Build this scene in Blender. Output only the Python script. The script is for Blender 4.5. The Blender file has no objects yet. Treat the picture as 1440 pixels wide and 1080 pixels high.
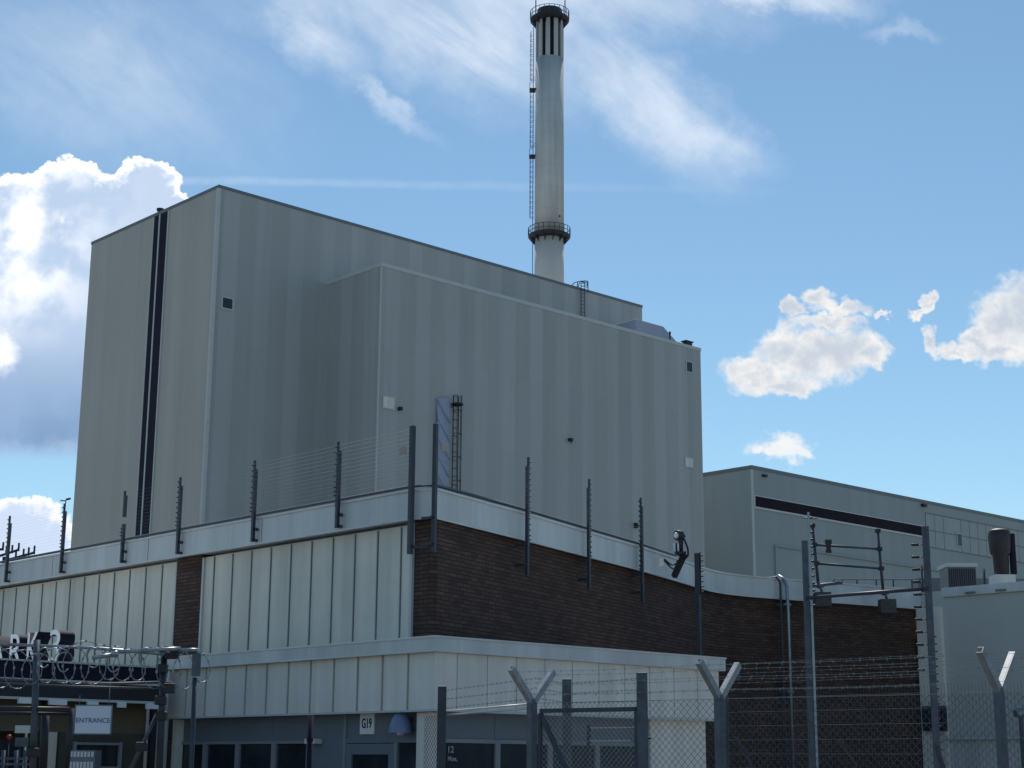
import bpy, math, random
from mathutils import Vector, Matrix
random.seed(7)
SC = bpy.context.scene
COL = SC.collection

# ------------------------------------------------------------------ camera, sky, sun
FPX, PITCH, ROLL, YAW = 2288.25, .230801, .00725, .749983      # world X and Y run along the two street faces
EYE = Vector((0, 0, 1.7))
_m = Matrix(((1, 0, 0), (0, -math.sin(PITCH), math.cos(PITCH)), (0, math.cos(PITCH), math.sin(PITCH)))) @ \
     Matrix(((math.cos(ROLL), -math.sin(ROLL), 0), (math.sin(ROLL), math.cos(ROLL), 0), (0, 0, 1)))
_m = Matrix(((math.cos(YAW), math.sin(YAW), 0), (-math.sin(YAW), math.cos(YAW), 0), (0, 0, 1))) @ _m
RIGHT, UPV, FWDV = _m.col[0], _m.col[1], _m.col[2]
FWD = Vector((math.sin(YAW), math.cos(YAW), 0)); SIDE = Vector((math.cos(YAW), -math.sin(YAW), 0))

cd = bpy.data.cameras.new('camera'); cam = bpy.data.objects.new('camera', cd); COL.objects.link(cam)
cd.sensor_fit = 'HORIZONTAL'; cd.sensor_width = 36; cd.lens = 36 * FPX / 1440
cd.clip_start = .1; cd.clip_end = 6000
mw = Matrix.Identity(4)
for i in range(3):
    mw[i][0] = RIGHT[i]; mw[i][1] = UPV[i]; mw[i][2] = -FWDV[i]; mw[i][3] = EYE[i]
cam.matrix_world = mw
SC.camera = cam

SUN_REL, SUN_EL = math.radians(1.3), math.radians(54)      # azimuth off the view axis, elevation
SUN_DIR = (FWD * math.cos(SUN_REL) + SIDE * math.sin(SUN_REL)) * math.cos(SUN_EL) + Vector((0, 0, math.sin(SUN_EL)))
SC.view_settings.view_transform = 'Standard'
SC.view_settings.look = 'None'
SC.view_settings.exposure = 0.22
SC.view_settings.gamma = 1.0
SC.view_settings.use_curve_mapping = False
SC.render.film_transparent = False

sd = bpy.data.lights.new('sun', 'SUN'); sun = bpy.data.objects.new('sun', sd); COL.objects.link(sun)
sd.energy = 3.2; sd.angle = math.radians(.5); sd.color = (1, .95, .87)
sun.rotation_euler = SUN_DIR.to_track_quat('Z', 'Y').to_euler()
sun.location = (0, 0, 120)


def ray(u, v):
    return _m @ Vector((u - 720, 540 - v, FPX))
def on_z(u, v, z):
    d = ray(u, v); return EYE + d * ((z - EYE.z) / d.z)
def on_x(u, v, x):
    d = ray(u, v); return EYE + d * (x / d.x)
def on_y(u, v, y):
    d = ray(u, v); return EYE + d * (y / d.y)
def at(u, v, D):
    d = ray(u, v); return EYE + d * (D / d.dot(FWD))
def sky_uv(u, v):
    d = ray(u, v); f = d.dot(FWD); return (2200 * d.dot(SIDE) / f, 2200 * d.z / f)


class G:
    """tiny node-graph helper"""
    def __init__(s, nt): s.nt = nt; s.nt.nodes.clear()
    def n(s, typ, **kw):
        x = s.nt.nodes.new(typ)
        for k, v in kw.items(): setattr(x, k, v)
        return x
    def put(s, sock, v):
        if isinstance(v, bpy.types.NodeSocket): s.nt.links.new(v, sock)
        else:
            if hasattr(sock.default_value, '__len__'):
                v = tuple(v)
                if len(sock.default_value) == 4 and len(v) == 3: v = v + (1,)
            sock.default_value = v
    def m(s, op, *a, clamp=False):
        x = s.n('ShaderNodeMath', operation=op); x.use_clamp = clamp
        for i, v in enumerate(a): s.put(x.inputs[i], v)
        return x.outputs[0]
    def v(s, op, *a):
        x = s.n('ShaderNodeVectorMath', operation=op)
        for i, w in enumerate(a):
            if w is None: continue
            s.put(x.inputs['Scale'] if (op == 'SCALE' and i == 1) else x.inputs[i], w)
        return x.outputs['Value'] if op in ('LENGTH', 'DOT_PRODUCT', 'DISTANCE') else x.outputs['Vector']
    def ramp(s, x, a, b, c=0.0, d=1.0, mode='SMOOTHSTEP'):
        y = s.n('ShaderNodeMapRange', interpolation_type=mode)
        for i, w in enumerate((x, a, b, c, d)): s.put(y.inputs[i], w)
        return y.outputs[0]
    def mix(s, f, a, b, mode='MIX'):
        y = s.n('ShaderNodeMix', data_type='RGBA', blend_type=mode)
        s.put(y.inputs[0], f); s.put(y.inputs[6], a); s.put(y.inputs[7], b)
        return y.outputs[2]
    def noise(s, vec, scale, detail=2, rough=.5, dist=0.0, out=0):
        y = s.n('ShaderNodeTexNoise')
        s.put(y.inputs['Vector'], vec)
        for k, w in (('Scale', scale), ('Detail', detail), ('Roughness', rough), ('Distortion', dist)): y.inputs[k].default_value = w
        return y.outputs[out]
    def comb(s, x, y, z=0.0):
        c = s.n('ShaderNodeCombineXYZ')
        for i, w in enumerate((x, y, z)): s.put(c.inputs[i], w)
        return c.outputs[0]
    def link(s, a, b): s.nt.links.new(a, b)


def build_world():
    w = bpy.data.worlds.new('World'); SC.world = w; w.use_nodes = True
    g = G(w.node_tree)
    tc = g.n('ShaderNodeTexCoord').outputs['Generated']
    sky = g.n('ShaderNodeTexSky', sky_type='NISHITA')
    sky.sun_disc = False; sky.sun_elevation = SUN_EL
    sky.sun_rotation = math.atan2(SUN_DIR.x, SUN_DIR.y)
    sky.altitude = 0; sky.air_density = 1.0; sky.dust_density = .12; sky.ozone_density = 1.6
    base = g.mix(1.0, sky.outputs[0], (.80, .95, .94), 'MULTIPLY')
    f = g.m('MAXIMUM', g.v('DOT_PRODUCT', tc, tuple(FWD)), 1e-3)
    U = g.m('DIVIDE', g.m('MULTIPLY', g.v('DOT_PRODUCT', tc, tuple(SIDE)), 2200.0), f)
    V = g.m('DIVIDE', g.m('MULTIPLY', g.v('DOT_PRODUCT', tc, (0, 0, 1)), 2200.0), f)
    front = g.ramp(g.v('DOT_PRODUCT', tc, tuple(FWD)), .30, .45)
    P = g.comb(U, V)
    # warp the domain twice: large billows then fine curl
    n1 = g.noise(P, .017, 5, .62, 0, out='Color' if False else 1)
    W1 = g.v('SCALE', g.v('SUBTRACT', n1, (.5, .5, .5)), 46.0)
    n2 = g.noise(P, .075, 4, .6, 0, out=1)
    W2 = g.v('SCALE', g.v('SUBTRACT', n2, (.5, .5, .5)), 17.0)
    Q = g.v('MULTIPLY', g.v('ADD', P, g.v('ADD', W1, W2)), (1, 1, 0))

    def field(blobs, src=Q):
        out = None
        for (cx, cy, rx, ry) in blobs:
            a, b = sky_uv(cx, cy)
            d = g.v('LENGTH', g.v('MULTIPLY', g.v('SUBTRACT', src, (a, b, 0)), (1 / rx, 1 / ry, 0)))
            e = g.m('SUBTRACT', 1.0, d)
            if out is None: out = e
            else:
                sm = g.m('SMOOTH_MAX', out, e, .08) if True else None
                out = sm
        return out
    fine = g.noise(P, .045, 8, .55)
    big = g.noise(P, .012, 4, .55)
    # ---- big cumulus behind the tall block
    A = field([(20, 310, 85, 70), (92, 272, 62, 52), (150, 318, 90, 78), (203, 274, 52, 55), (238, 300, 34, 42), (60, 420, 150, 150),
               (180, 430, 150, 190), (20, 540, 190, 112), (-120, 420, 170, 150), (150, 560, 120, 85)])
    A2 = field([(22, 742, 80, 44), (66, 762, 42, 48), (-60, 760, 90, 60), (40, 790, 80, 50)])
    n3 = g.noise(P, .030, 3, .55, 0, out=1)
    QB = g.v('MULTIPLY', g.v('ADD', P, g.v('ADD', g.v('SCALE', g.v('SUBTRACT', n3, (.5, .5, .5)), 52.0), W2)), (1, 1, 0))
    B = field([(1150, 500, 84, 40), (1065, 526, 50, 26), (1200, 490, 42, 34), (1222, 500, 34, 20), (1150, 418, 22, 17), (1186, 432, 36, 13), (1114, 434, 15, 14),
               (1105, 490, 36, 38), (1165, 452, 50, 14), (1100, 540, 56, 14), (1240, 436, 14, 7)], QB)
    C = field([(1408, 458, 44, 42), (1352, 496, 40, 12), (1308, 482, 12, 22), (1450, 440, 60, 54), (1412, 492, 50, 22), (1292, 436, 18, 9), (1306, 428, 10, 12), (1372, 478, 20, 16)], QB)
    D = field([(1098, 630, 38, 20), (1080, 634, 18, 13), (1118, 636, 22, 12)], QB)
    nz = g.m('MULTIPLY', g.m('SUBTRACT', fine, .5), .30)
    def alpha(F, a=-.02, b=.09, k=1.0):
        return g.ramp(g.m('ADD', F, g.m('MULTIPLY', nz, k)), a, b)
    soft_b = g.noise(P, .02, 5, .6)
    lowA = g.ramp(V, sky_uv(60, 640)[1] - 14, sky_uv(60, 640)[1] + 24); aA = g.m('MULTIPLY', alpha(g.m('ADD', A, g.m('MULTIPLY', g.m('SUBTRACT', 1.0, g.ramp(V, sky_uv(60, 640)[1] - 10, sky_uv(60, 640)[1] + 60)), .25)), -.015, .06), lowA); aA2 = alpha(A2, -.02, .10); aB = alpha(B, -.24, .40, 2.6); aC = alpha(C, -.28, .42, 3.0); aD = alpha(D, -.30, .50, 2.6)
    # light inside cumulus A: silver rim + lit upper heads, blue-grey body
    Vn = V
    topA = g.ramp(Vn, sky_uv(100, 420)[1], sky_uv(100, 240)[1])
    rim = g.ramp(g.m('ADD', A, g.m('MULTIPLY', g.m('SUBTRACT', fine, .5), .5)), .34, .04)
    left = g.ramp(U, sky_uv(190, 400)[0], sky_uv(10, 400)[0])
    lump = g.ramp(g.noise(P, .012, 6, .5), .38, .58)
    lowfade = g.ramp(Vn, sky_uv(100, 520)[1], sky_uv(100, 380)[1])
    lit = g.m('ADD', g.m('MULTIPLY', rim, g.m('ADD', .12, g.m('MULTIPLY', lowfade, .95))),
              g.m('MULTIPLY', g.m('MULTIPLY', lump, lowfade), g.m('ADD', .18, g.m('MULTIPLY', left, .75))), clamp=True)
    dk = g.mix(g.ramp(Vn, sky_uv(100, 625)[1], sky_uv(100, 430)[1]), (2.05, 3.25, 5.2), (4.5, 5.7, 7.5))
    dk = g.mix(g.m('MULTIPLY', g.ramp(big, .38, .66), .45), dk, (3.1, 4.4, 6.6))
    spot = g.m('MULTIPLY', g.ramp(g.v('LENGTH', g.v('MULTIPLY', g.v('SUBTRACT', Q, sky_uv(0, 495) + (0,)), (1 / 34, 1 / 40, 0))), 1.1, .3), .8)
    colA = g.mix(g.m('MAXIMUM', lit, spot), dk, (10.2, 10.3, 10.6))
    colA2 = g.mix(g.ramp(g.m('ADD', A2, g.m('MULTIPLY', g.m('SUBTRACT', fine, .5), .9)), .5, .0), (5.6, 6.6, 8.4), (9.9, 9.9, 10.0))
    def whitecol(F, lo=(5.2, 5.7, 6.4), hi=(8.6, 8.35, 8.0)):
        t = g.ramp(g.m('ADD', g.m('MULTIPLY', g.m('SUBTRACT', soft_b, .5), 2.4), g.m('MULTIPLY', F, .75)), .85, -.25)
        return g.mix(t, lo, hi)
    # ---- high thin cloud, streaked along a falling diagonal
    th = math.radians(-38)
    SU = g.v('DOT_PRODUCT', P, (math.cos(th), math.sin(th), 0)); SV = g.v('DOT_PRODUCT', P, (-math.sin(th), math.cos(th), 0))
    S = g.comb(g.m('MULTIPLY', SU, .0042), g.m('MULTIPLY', SV, .0115))
    st = g.noise(S, 1.0, 9, .60, .5)
    st2 = g.noise(S, 3.2, 7, .6, .6)
    SQ = g.v('ADD', P, g.v('SCALE', g.v('SUBTRACT', n1, (.5, .5, .5)), 90.0))
    def wis(blobs):
        o = None
        for (cx, cy, rx, ry, ang, k) in blobs:
            a, b = sky_uv(cx, cy); t = math.radians(ang)
            q = g.v('SUBTRACT', SQ, (a, b, 0))
            e1 = g.m('DIVIDE', g.v('DOT_PRODUCT', q, (math.cos(t), math.sin(t), 0)), rx)
            e2 = g.m('DIVIDE', g.v('DOT_PRODUCT', q, (-math.sin(t), math.cos(t), 0)), ry)
            d = g.m('SQRT', g.m('ADD', g.m('MULTIPLY', e1, e1), g.m('MULTIPLY', e2, e2)))
            w_ = g.m('MULTIPLY', g.ramp(d, 1.0, .0), k)
            o = w_ if o is None else g.m('MAXIMUM', o, w_)
        return o
    wm = wis([(650, 35, 330, 160, -25, 1.0), (900, 130, 260, 105, -42, 1.0), (1085, -8, 210, 48, -4, 1.0), (440, 20, 170, 95, -50, 1.0),
              (540, 140, 130, 26, -38, .72), (985, 190, 150, 62, -25, .85), (150, 100, 380, 200, -20, .5), (1270, 45, 80, 22, 0, .35), (700, 0, 560, 110, 0, .9)])
    wis_a = g.m('MULTIPLY', wm, g.ramp(g.m('ADD', g.m('MULTIPLY', st, .85), g.m('MULTIPLY', st2, .15)), .12, .74, .0, 1.0), clamp=True)
    cu, cv = sky_uv(0, 249); cu2, cv2 = sky_uv(1180, 270)
    sl = (cv2 - cv) / (cu2 - cu)
    tr = g.m('ABSOLUTE', g.m('ADD', g.m('SUBTRACT', V, g.m('ADD', g.m('MULTIPLY', g.m('SUBTRACT', U, cu), sl), cv)), g.m('MULTIPLY', g.m('SUBTRACT', big, .5), 9.0)))
    trail = g.m('MULTIPLY', g.m('MULTIPLY', g.ramp(tr, 9.5, 1.0), g.ramp(U, sky_uv(1250, 260)[0], sky_uv(300, 260)[0], 0.0, .17)), g.ramp(fine, .2, .6, .5, 1.0))
    c = g.mix(g.m('MULTIPLY', g.m('MULTIPLY', wis_a, .80), front), base, (8.0, 8.5, 9.1))
    c = g.mix(g.m('MULTIPLY', trail, front), c, (7.0, 8.0, 9.0))
    for (al, co) in ((aA, colA), (aA2, colA2), (g.m('MULTIPLY', aB, .95), whitecol(B)), (g.m('MULTIPLY', aC, .93), whitecol(C)), (g.m('MULTIPLY', aD, .9), whitecol(D, (7.4, 7.8, 8.2)))):
        c = g.mix(g.m('MULTIPLY', al, front), c, co)
    bg = g.n('ShaderNodeBackground'); g.put(bg.inputs['Color'], c); bg.inputs['Strength'].default_value = .1
    out = g.n('ShaderNodeOutputWorld'); g.link(bg.outputs[0], out.inputs[0])
    w.cycles.sampling_method = 'MANUAL'; w.cycles.sample_map_resolution = 512
build_world()

# ------------------------------------------------------------------ mesh helpers
class MB:
    def __init__(s): s.vs = []; s.fs = []; s.mi = []; s.uv = {}; s.sm = []; s.cur = 0
    def face(s, idx, uv=None, smooth=False):
        s.fs.append(tuple(idx)); s.mi.append(s.cur); s.sm.append(smooth)
        if uv: s.uv[len(s.fs) - 1] = uv
    def box(s, x0, x1, y0, y1, z0, z1):
        if x1 < x0: x0, x1 = x1, x0
        if y1 < y0: y0, y1 = y1, y0
        if z1 < z0: z0, z1 = z1, z0
        b = len(s.vs)
        s.vs += [Vector(p) for p in ((x0, y0, z0), (x1, y0, z0), (x1, y1, z0), (x0, y1, z0), (x0, y0, z1), (x1, y0, z1), (x1, y1, z1), (x0, y1, z1))]
        for f in ((0, 3, 2, 1), (4, 5, 6, 7), (0, 1, 5, 4), (1, 2, 6, 5), (2, 3, 7, 6), (3, 0, 4, 7)): s.face([b + i for i in f])
        return s
    def obox(s, c, ax, ay, az):
        """box from centre and three half-axis vectors"""
        c, ax, ay, az = map(Vector, (c, ax, ay, az)); b = len(s.vs)
        for k in (-1, 1):
            for (i, j) in ((-1, -1), (1, -1), (1, 1), (-1, 1)): s.vs.append(c + ax * i + ay * j + az * k)
        for f in ((0, 3, 2, 1), (4, 5, 6, 7), (0, 1, 5, 4), (1, 2, 6, 5), (2, 3, 7, 6), (3, 0, 4, 7)): s.face([b + i for i in f])
        return s
    def bar(s, p, q, w, h, up=(0, 0, 1)):
        p, q = Vector(p), Vector(q); d = (q - p); L = d.length; d.normalize(); up = Vector(up)
        a = d.cross(up)
        if a.length < 1e-4: a = d.cross(Vector((1, 0, 0)))
        a.normalize(); b = a.cross(d).normalized()
        return s.obox((p + q) / 2, d * (L / 2), a * (w / 2), b * (h / 2))
    def tube(s, pts, r, n=8, closed=False, r2=None, smooth=True):
        pts = [Vector(p) for p in pts]; N = len(pts); rings = []
        prev = None
        for i, p in enumerate(pts):
            if closed: t = pts[(i + 1) % N] - pts[i - 1]
            else: t = pts[min(i + 1, N - 1)] - pts[max(i - 1, 0)]
            t.normalize()
            if prev is None:
                a = t.cross(Vector((0, 0, 1)))
                if a.length < 1e-3: a = t.cross(Vector((1, 0, 0)))
            else: a = prev - t * prev.dot(t)
            a.normalize(); prev = a; b = t.cross(a)
            rr = r if r2 is None else r + (r2 - r) * i / (N - 1)
            rings.append(len(s.vs))
            for k in range(n):
                w = 2 * math.pi * (k + .5) / n; s.vs.append(p + (a * math.cos(w) + b * math.sin(w)) * rr)
        for i in range(N if closed else N - 1):
            A, B = rings[i], rings[(i + 1) % N]
            for k in range(n): s.face((A + k, A + (k + 1) % n, B + (k + 1) % n, B + k), smooth=smooth)
        if not closed:
            s.face([rings[0] + k for k in range(n)][::-1]); s.face([rings[-1] + k for k in range(n)])
        return s
    def lathe(s, c, prof, n=48, smooth=True, cap=True):
        c = Vector(c); rings = []
        for (r, z) in prof:
            rings.append(len(s.vs))
            for k in range(n):
                w = 2 * math.pi * k / n; s.vs.append(c + Vector((r * math.cos(w), r * math.sin(w), z)))
        for i in range(len(prof) - 1):
            A, B = rings[i], rings[i + 1]
            for k in range(n): s.face((A + k, A + (k + 1) % n, B + (k + 1) % n, B + k), smooth=smooth)
        if cap:
            s.face([rings[0] + k for k in range(n)][::-1]); s.face([rings[-1] + k for k in range(n)])
        return s
    def prism(s, poly, z0, z1):
        """plan polygon (counter-clockwise) extruded in z"""
        b = len(s.vs); n = len(poly)
        s.vs += [Vector((p[0], p[1], z0)) for p in poly] + [Vector((p[0], p[1], z1)) for p in poly]
        s.face([b + i for i in range(n)][::-1]); s.face([b + n + i for i in range(n)])
        for i in range(n): s.face((b + i, b + (i + 1) % n, b + n + (i + 1) % n, b + n + i))
        return s
    def hull(s, lo, hi):
        """loft between two equally long loops (bottom, top) with caps"""
        b = len(s.vs); n = len(lo); s.vs += [Vector(p) for p in lo] + [Vector(p) for p in hi]
        s.face([b + i for i in range(n)][::-1]); s.face([b + n + i for i in range(n)])
        for i in range(n): s.face((b + i, b + (i + 1) % n, b + n + (i + 1) % n, b + n + i))
        return s
    def wall(s, pts, th, z0, z1):
        """wall along a plan polyline; pts is the outer face, thickness goes to the left of travel; UV in metres"""
        pts = [Vector((p[0], p[1], 0)) for p in pts]; N = len(pts); inn = []
        for i in range(N):
            t = (pts[min(i + 1, N - 1)] - pts[max(i - 1, 0)]).normalized(); inn.append(pts[i] + Vector((-t.y, t.x, 0)) * th)
        b = len(s.vs); u = [0]
        for i in range(1, N): u.append(u[-1] + (pts[i] - pts[i - 1]).length)
        for i in range(N):
            for p in (pts[i], inn[i]):
                s.vs.append(Vector((p.x, p.y, z0))); s.vs.append(Vector((p.x, p.y, z1)))
        for i in range(N - 1):
            a, c = b + 4 * i, b + 4 * (i + 1)
            s.face((a, c, c + 1, a + 1), uv=((u[i], z0), (u[i + 1], z0), (u[i + 1], z1), (u[i], z1)))
            s.face((a + 2, a + 3, c + 3, c + 2)); s.face((a + 1, c + 1, c + 3, a + 3)); s.face((a, a + 2, c + 2, c))
        s.face((b, b + 1, b + 3, b + 2), uv=((-th, z0), (-th, z1), (0, z1), (0, z0))); e = b + 4 * (N - 1)
        s.face((e, e + 2, e + 3, e + 1))
        return s
    def build(s, name, mats, parent=None, bevel=0):
        o0 = parent_world(parent)
        me = bpy.data.meshes.new(name)
        me.from_pydata([tuple(v - o0) for v in s.vs], [], s.fs)
        if not isinstance(mats, (list, tuple)): mats = [mats]
        for m in mats: me.materials.append(m)
        for i, p in enumerate(me.polygons): p.material_index = s.mi[i]; p.use_smooth = s.sm[i]
        if s.uv:
            ul = me.uv_layers.new(name='UVMap')
            for fi, uvs in s.uv.items():
                for li, uvv in zip(me.polygons[fi].loop_indices, uvs): ul.data[li].uv = uvv
        me.update()
        o = bpy.data.objects.new(name, me); COL.objects.link(o); o.parent = parent
        if bevel:
            md = o.modifiers.new('edge', 'BEVEL'); md.width = bevel; md.segments = 2; md.limit_method = 'ANGLE'; md.angle_limit = math.radians(40)
        return o
def build_each(b, name, m, parent, bevel=0):
    """every loose piece of the builder becomes an object of its own"""
    up = list(range(len(b.vs)))
    def find(i):
        while up[i] != i: up[i] = up[up[i]]; i = up[i]
        return i
    for f in b.fs:
        r = find(f[0])
        for i in f[1:]: up[find(i)] = r
    groups = {}
    for k, f in enumerate(b.fs): groups.setdefault(find(f[0]), []).append(k)
    out = []
    for g_ in groups.values():
        c = MB(); ids = {}
        for k in g_:
            for i in b.fs[k]:
                if i not in ids: ids[i] = len(c.vs); c.vs.append(b.vs[i])
            c.face([ids[i] for i in b.fs[k]], uv=b.uv.get(k), smooth=b.sm[k])
        out.append(c.build(name, m, parent, bevel))
    return out
def parent_world(p):
    v = Vector((0, 0, 0))
    while p is not None: v = v + p.location; p = p.parent
    return v
def tag(o, label=None, cat=None, group=None, kind=None):
    for k, w in (('label', label), ('category', cat), ('group', group), ('kind', kind)):
        if w: o[k] = w
    return o
def thing(name, loc, label, cat, group=None):
    o = bpy.data.objects.new(name, None); COL.objects.link(o); o.location = Vector(loc); o.empty_display_size = .2
    return tag(o, label, cat, group)
def copy_tree(o, parent=None):
    c = o.copy(); COL.objects.link(c); c.parent = parent
    for ch in [x for x in KIDS.get(o.name, [])]: pass
    for ch in list(o.children): copy_tree(ch, c)
    return c
KIDS = {}
def text(name, s, size, mat, parent, origin, xdir, ydir, extrude=.004, bold=0.0, sx=1.0, align='CENTER', mats=None):
    cu = bpy.data.curves.new(name, 'FONT'); cu.body = s; cu.size = size; cu.extrude = extrude; cu.offset = bold
    cu.align_x = align; cu.align_y = 'CENTER'
    t = bpy.data.objects.new(name + '_curve', cu); COL.objects.link(t)
    dg = bpy.context.evaluated_depsgraph_get(); me = bpy.data.meshes.new_from_object(t.evaluated_get(dg))
    bpy.data.objects.remove(t)
    X = Vector(xdir).normalized(); Y = Vector(ydir).normalized(); Z = X.cross(Y)
    o0 = parent_world(parent); origin = Vector(origin)
    for v in me.vertices:
        p = v.co.copy(); v.co = origin - o0 + X * (p.x * sx) + Y * p.y + Z * p.z
    me.materials.clear()
    for m in (mats or [mat]): me.materials.append(m)
    if mats:
        for p in me.polygons:
            nrm = (me.vertices[p.vertices[1]].co - me.vertices[p.vertices[0]].co).cross(me.vertices[p.vertices[2]].co - me.vertices[p.vertices[1]].co)
            p.material_index = 0 if abs(nrm.normalized().dot(Z)) > .9 else 1
    me.name = name
    o = bpy.data.objects.new(name, me); COL.objects.link(o); o.parent = parent
    return o

# ------------------------------------------------------------------ materials
def mat(name, col, rough=.7, metal=0.0, var=.12, scale=3.0, streak=0.0, bump=0.0, spec=.5, fn=None):
    m = bpy.data.materials.new(name); m.use_nodes = True
    g = G(m.node_tree)
    P = g.n('ShaderNodeNewGeometry').outputs['Position']
    n = g.noise(P, scale, 5, .6)
    k = g.ramp(n, .3, .7, 1 - var, 1 + var, 'LINEAR')
    if streak:
        ns = g.noise(g.v('MULTIPLY', P, (1, 1, .06)), scale * 2.2, 4, .6)
        k = g.m('MULTIPLY', k, g.ramp(ns, .35, .75, 1 + streak * .4, 1 - streak, 'LINEAR'))
    c = g.v('SCALE', col, k) if not fn else g.v('SCALE', fn(g, P), k)
    b = g.n('ShaderNodeBsdfPrincipled'); g.put(b.inputs['Base Color'], c)
    b.inputs['Roughness'].default_value = rough; b.inputs['Metallic'].default_value = metal
    b.inputs['Specular IOR Level'].default_value = spec
    if bump:
        bn = g.n('ShaderNodeBump'); bn.inputs['Strength'].default_value = bump; bn.inputs['Distance'].default_value = .01
        g.put(bn.inputs['Height'], g.noise(P, scale * 14, 3, .6)); g.link(bn.outputs[0], b.inputs['Normal'])
    o = g.n('ShaderNodeOutputMaterial'); g.link(b.outputs[0], o.inputs[0])
    return m

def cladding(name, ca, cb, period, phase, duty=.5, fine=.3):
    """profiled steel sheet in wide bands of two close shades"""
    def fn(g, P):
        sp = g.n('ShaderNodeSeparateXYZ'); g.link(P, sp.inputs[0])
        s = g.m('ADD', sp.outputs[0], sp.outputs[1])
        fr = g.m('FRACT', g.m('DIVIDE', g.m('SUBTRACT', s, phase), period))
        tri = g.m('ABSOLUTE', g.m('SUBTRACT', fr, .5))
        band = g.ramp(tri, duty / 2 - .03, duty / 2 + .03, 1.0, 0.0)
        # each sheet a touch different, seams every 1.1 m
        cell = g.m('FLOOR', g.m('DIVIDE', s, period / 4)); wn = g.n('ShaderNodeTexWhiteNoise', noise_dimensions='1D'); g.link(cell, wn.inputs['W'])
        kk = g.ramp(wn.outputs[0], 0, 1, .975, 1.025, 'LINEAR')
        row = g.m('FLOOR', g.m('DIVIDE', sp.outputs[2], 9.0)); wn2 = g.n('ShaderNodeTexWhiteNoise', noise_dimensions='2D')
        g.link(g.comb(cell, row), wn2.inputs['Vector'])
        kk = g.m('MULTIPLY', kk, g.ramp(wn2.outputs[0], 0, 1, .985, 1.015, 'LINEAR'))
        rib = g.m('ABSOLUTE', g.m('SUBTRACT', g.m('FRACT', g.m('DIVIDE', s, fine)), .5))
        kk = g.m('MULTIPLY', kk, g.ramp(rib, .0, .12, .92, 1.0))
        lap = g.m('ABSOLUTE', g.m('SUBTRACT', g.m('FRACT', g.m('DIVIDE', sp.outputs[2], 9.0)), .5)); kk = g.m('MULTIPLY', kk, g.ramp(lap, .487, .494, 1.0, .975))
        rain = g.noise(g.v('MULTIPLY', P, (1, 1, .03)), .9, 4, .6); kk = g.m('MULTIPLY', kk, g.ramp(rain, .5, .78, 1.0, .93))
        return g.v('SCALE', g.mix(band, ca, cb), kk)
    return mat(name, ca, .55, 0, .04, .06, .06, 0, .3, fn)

M = {}
M['clad_main'] = cladding('banded_cladding', (.39, .40, .402), (.425, .437, .438), 4.283, 105.52 + 132.15 - 2.14, .46)
M['clad_warm_lit'] = cladding('warm_lit_cladding', (.47, .44, .395), (.485, .455, .41), 4.283, 1.0, .5)  # warm light on the left face put into the cladding colour
M['clad_hall'] = cladding('hall_cladding', (.31, .35, .365), (.315, .355, .37), 6.0, 0.0, .5, .6)
M['clad_hall_cooled'] = cladding('bounce_corrected_cladding', (.29, .365, .40), (.295, .37, .405), 6.0, 0.0, .5, .6)  # hall cladding tinted cooler to cancel warm ground bounce on the end wall
M['trim'] = mat('pale_edge_trim', (.52, .54, .54), .5, 0, .05, 1)
M['dark_trim'] = mat('dark_roof_edge', (.15, .17, .185), .5, 0, .1, 1)
M['navy'] = mat('dark_navy_sheet', (.016, .014, .030), .7, 0, .15, 1, 0, 0, .15)
M['dark'] = mat('near_black_metal', (.018, .018, .024), .55, 0, .2, 4)
M['post'] = mat('slate_painted_steel', (.035, .042, .06), .5, .0, .25, 6)
M['galv'] = mat('galvanised_steel', (.30, .34, .38), .42, .75, .22, 9, .15)
M['galv_dull'] = mat('dull_galvanised_steel', (.085, .10, .125), .55, .25, .3, 9, .15)
M['galv_post'] = mat('galvanised_fence_post', (.10, .115, .14), .5, .2, .25, 9, .15)
M['grid_field'] = mat('hall_panel_field', (.345, .375, .38), .6, 0, .06, .3)
M['galv_lightened'] = mat('lightened_galvanised_steel', (.34, .36, .38), .38, .45, .2, 9, .1)  # galvanised steel paled to imitate sunlight on the post arms
M['seam'] = mat('panel_seam_shade', (.36, .355, .335), .8, 0, .1, 3)
M['wire'] = mat('fence_wire', (.27, .29, .31), .42, .6, .2, 9)
M['wire_dark'] = mat('weathered_fence_wire', (.07, .08, .10), .5, .5, .2, 9)
M['panel'] = mat('cream_metal_panel', (.70, .655, .575), .5, 0, .06, 1.1, .20)
M['panel_face'] = mat('white_metal_panel', (.74, .71, .66), .5, 0, .06, 1.1, .18)
M['joint'] = mat('panel_joint_shadow_gap', (.17, .175, .175), .8, 0, .2, 3)
M['fascia'] = mat('light_grey_fascia', (.60, .61, .615), .45, 0, .06, .9, .22)
M['coping'] = mat('pale_coping', (.60, .61, .62), .38, .1, .08, 1, .1)
M['white'] = mat('white_enamel', (.80, .81, .82), .4, 0, .05, 3)
M['sign_white'] = mat('sign_face_white', (.66, .68, .78), .5, 0, .03, 3)
M['ink'] = mat('black_lettering', (.015, .016, .02), .5, 0, .1, 5)
M['blue_ink'] = mat('blue_lettering', (.05, .10, .22), .5, 0, .1, 5)
M['frame'] = mat('blue_grey_joinery', (.15, .175, .215), .5, 0, .08, 1.5)
M['frame_pale'] = mat('grey_window_frame', (.24, .26, .29), .45, 0, .08, 2)  # paler grey of the window and door frames
M['glass'] = mat('dark_window_glass', (.020, .027, .036), .07, 0, .3, 1.5, 0, 0, .5)
M['beige'] = mat('ochre_wall_board', (.15, .12, .08), .8, 0, .12, 1.5)
M['grey_wall'] = mat('grey_panel_wall', (.50, .51, .485), .6, 0, .04, .35, .08)
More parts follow.
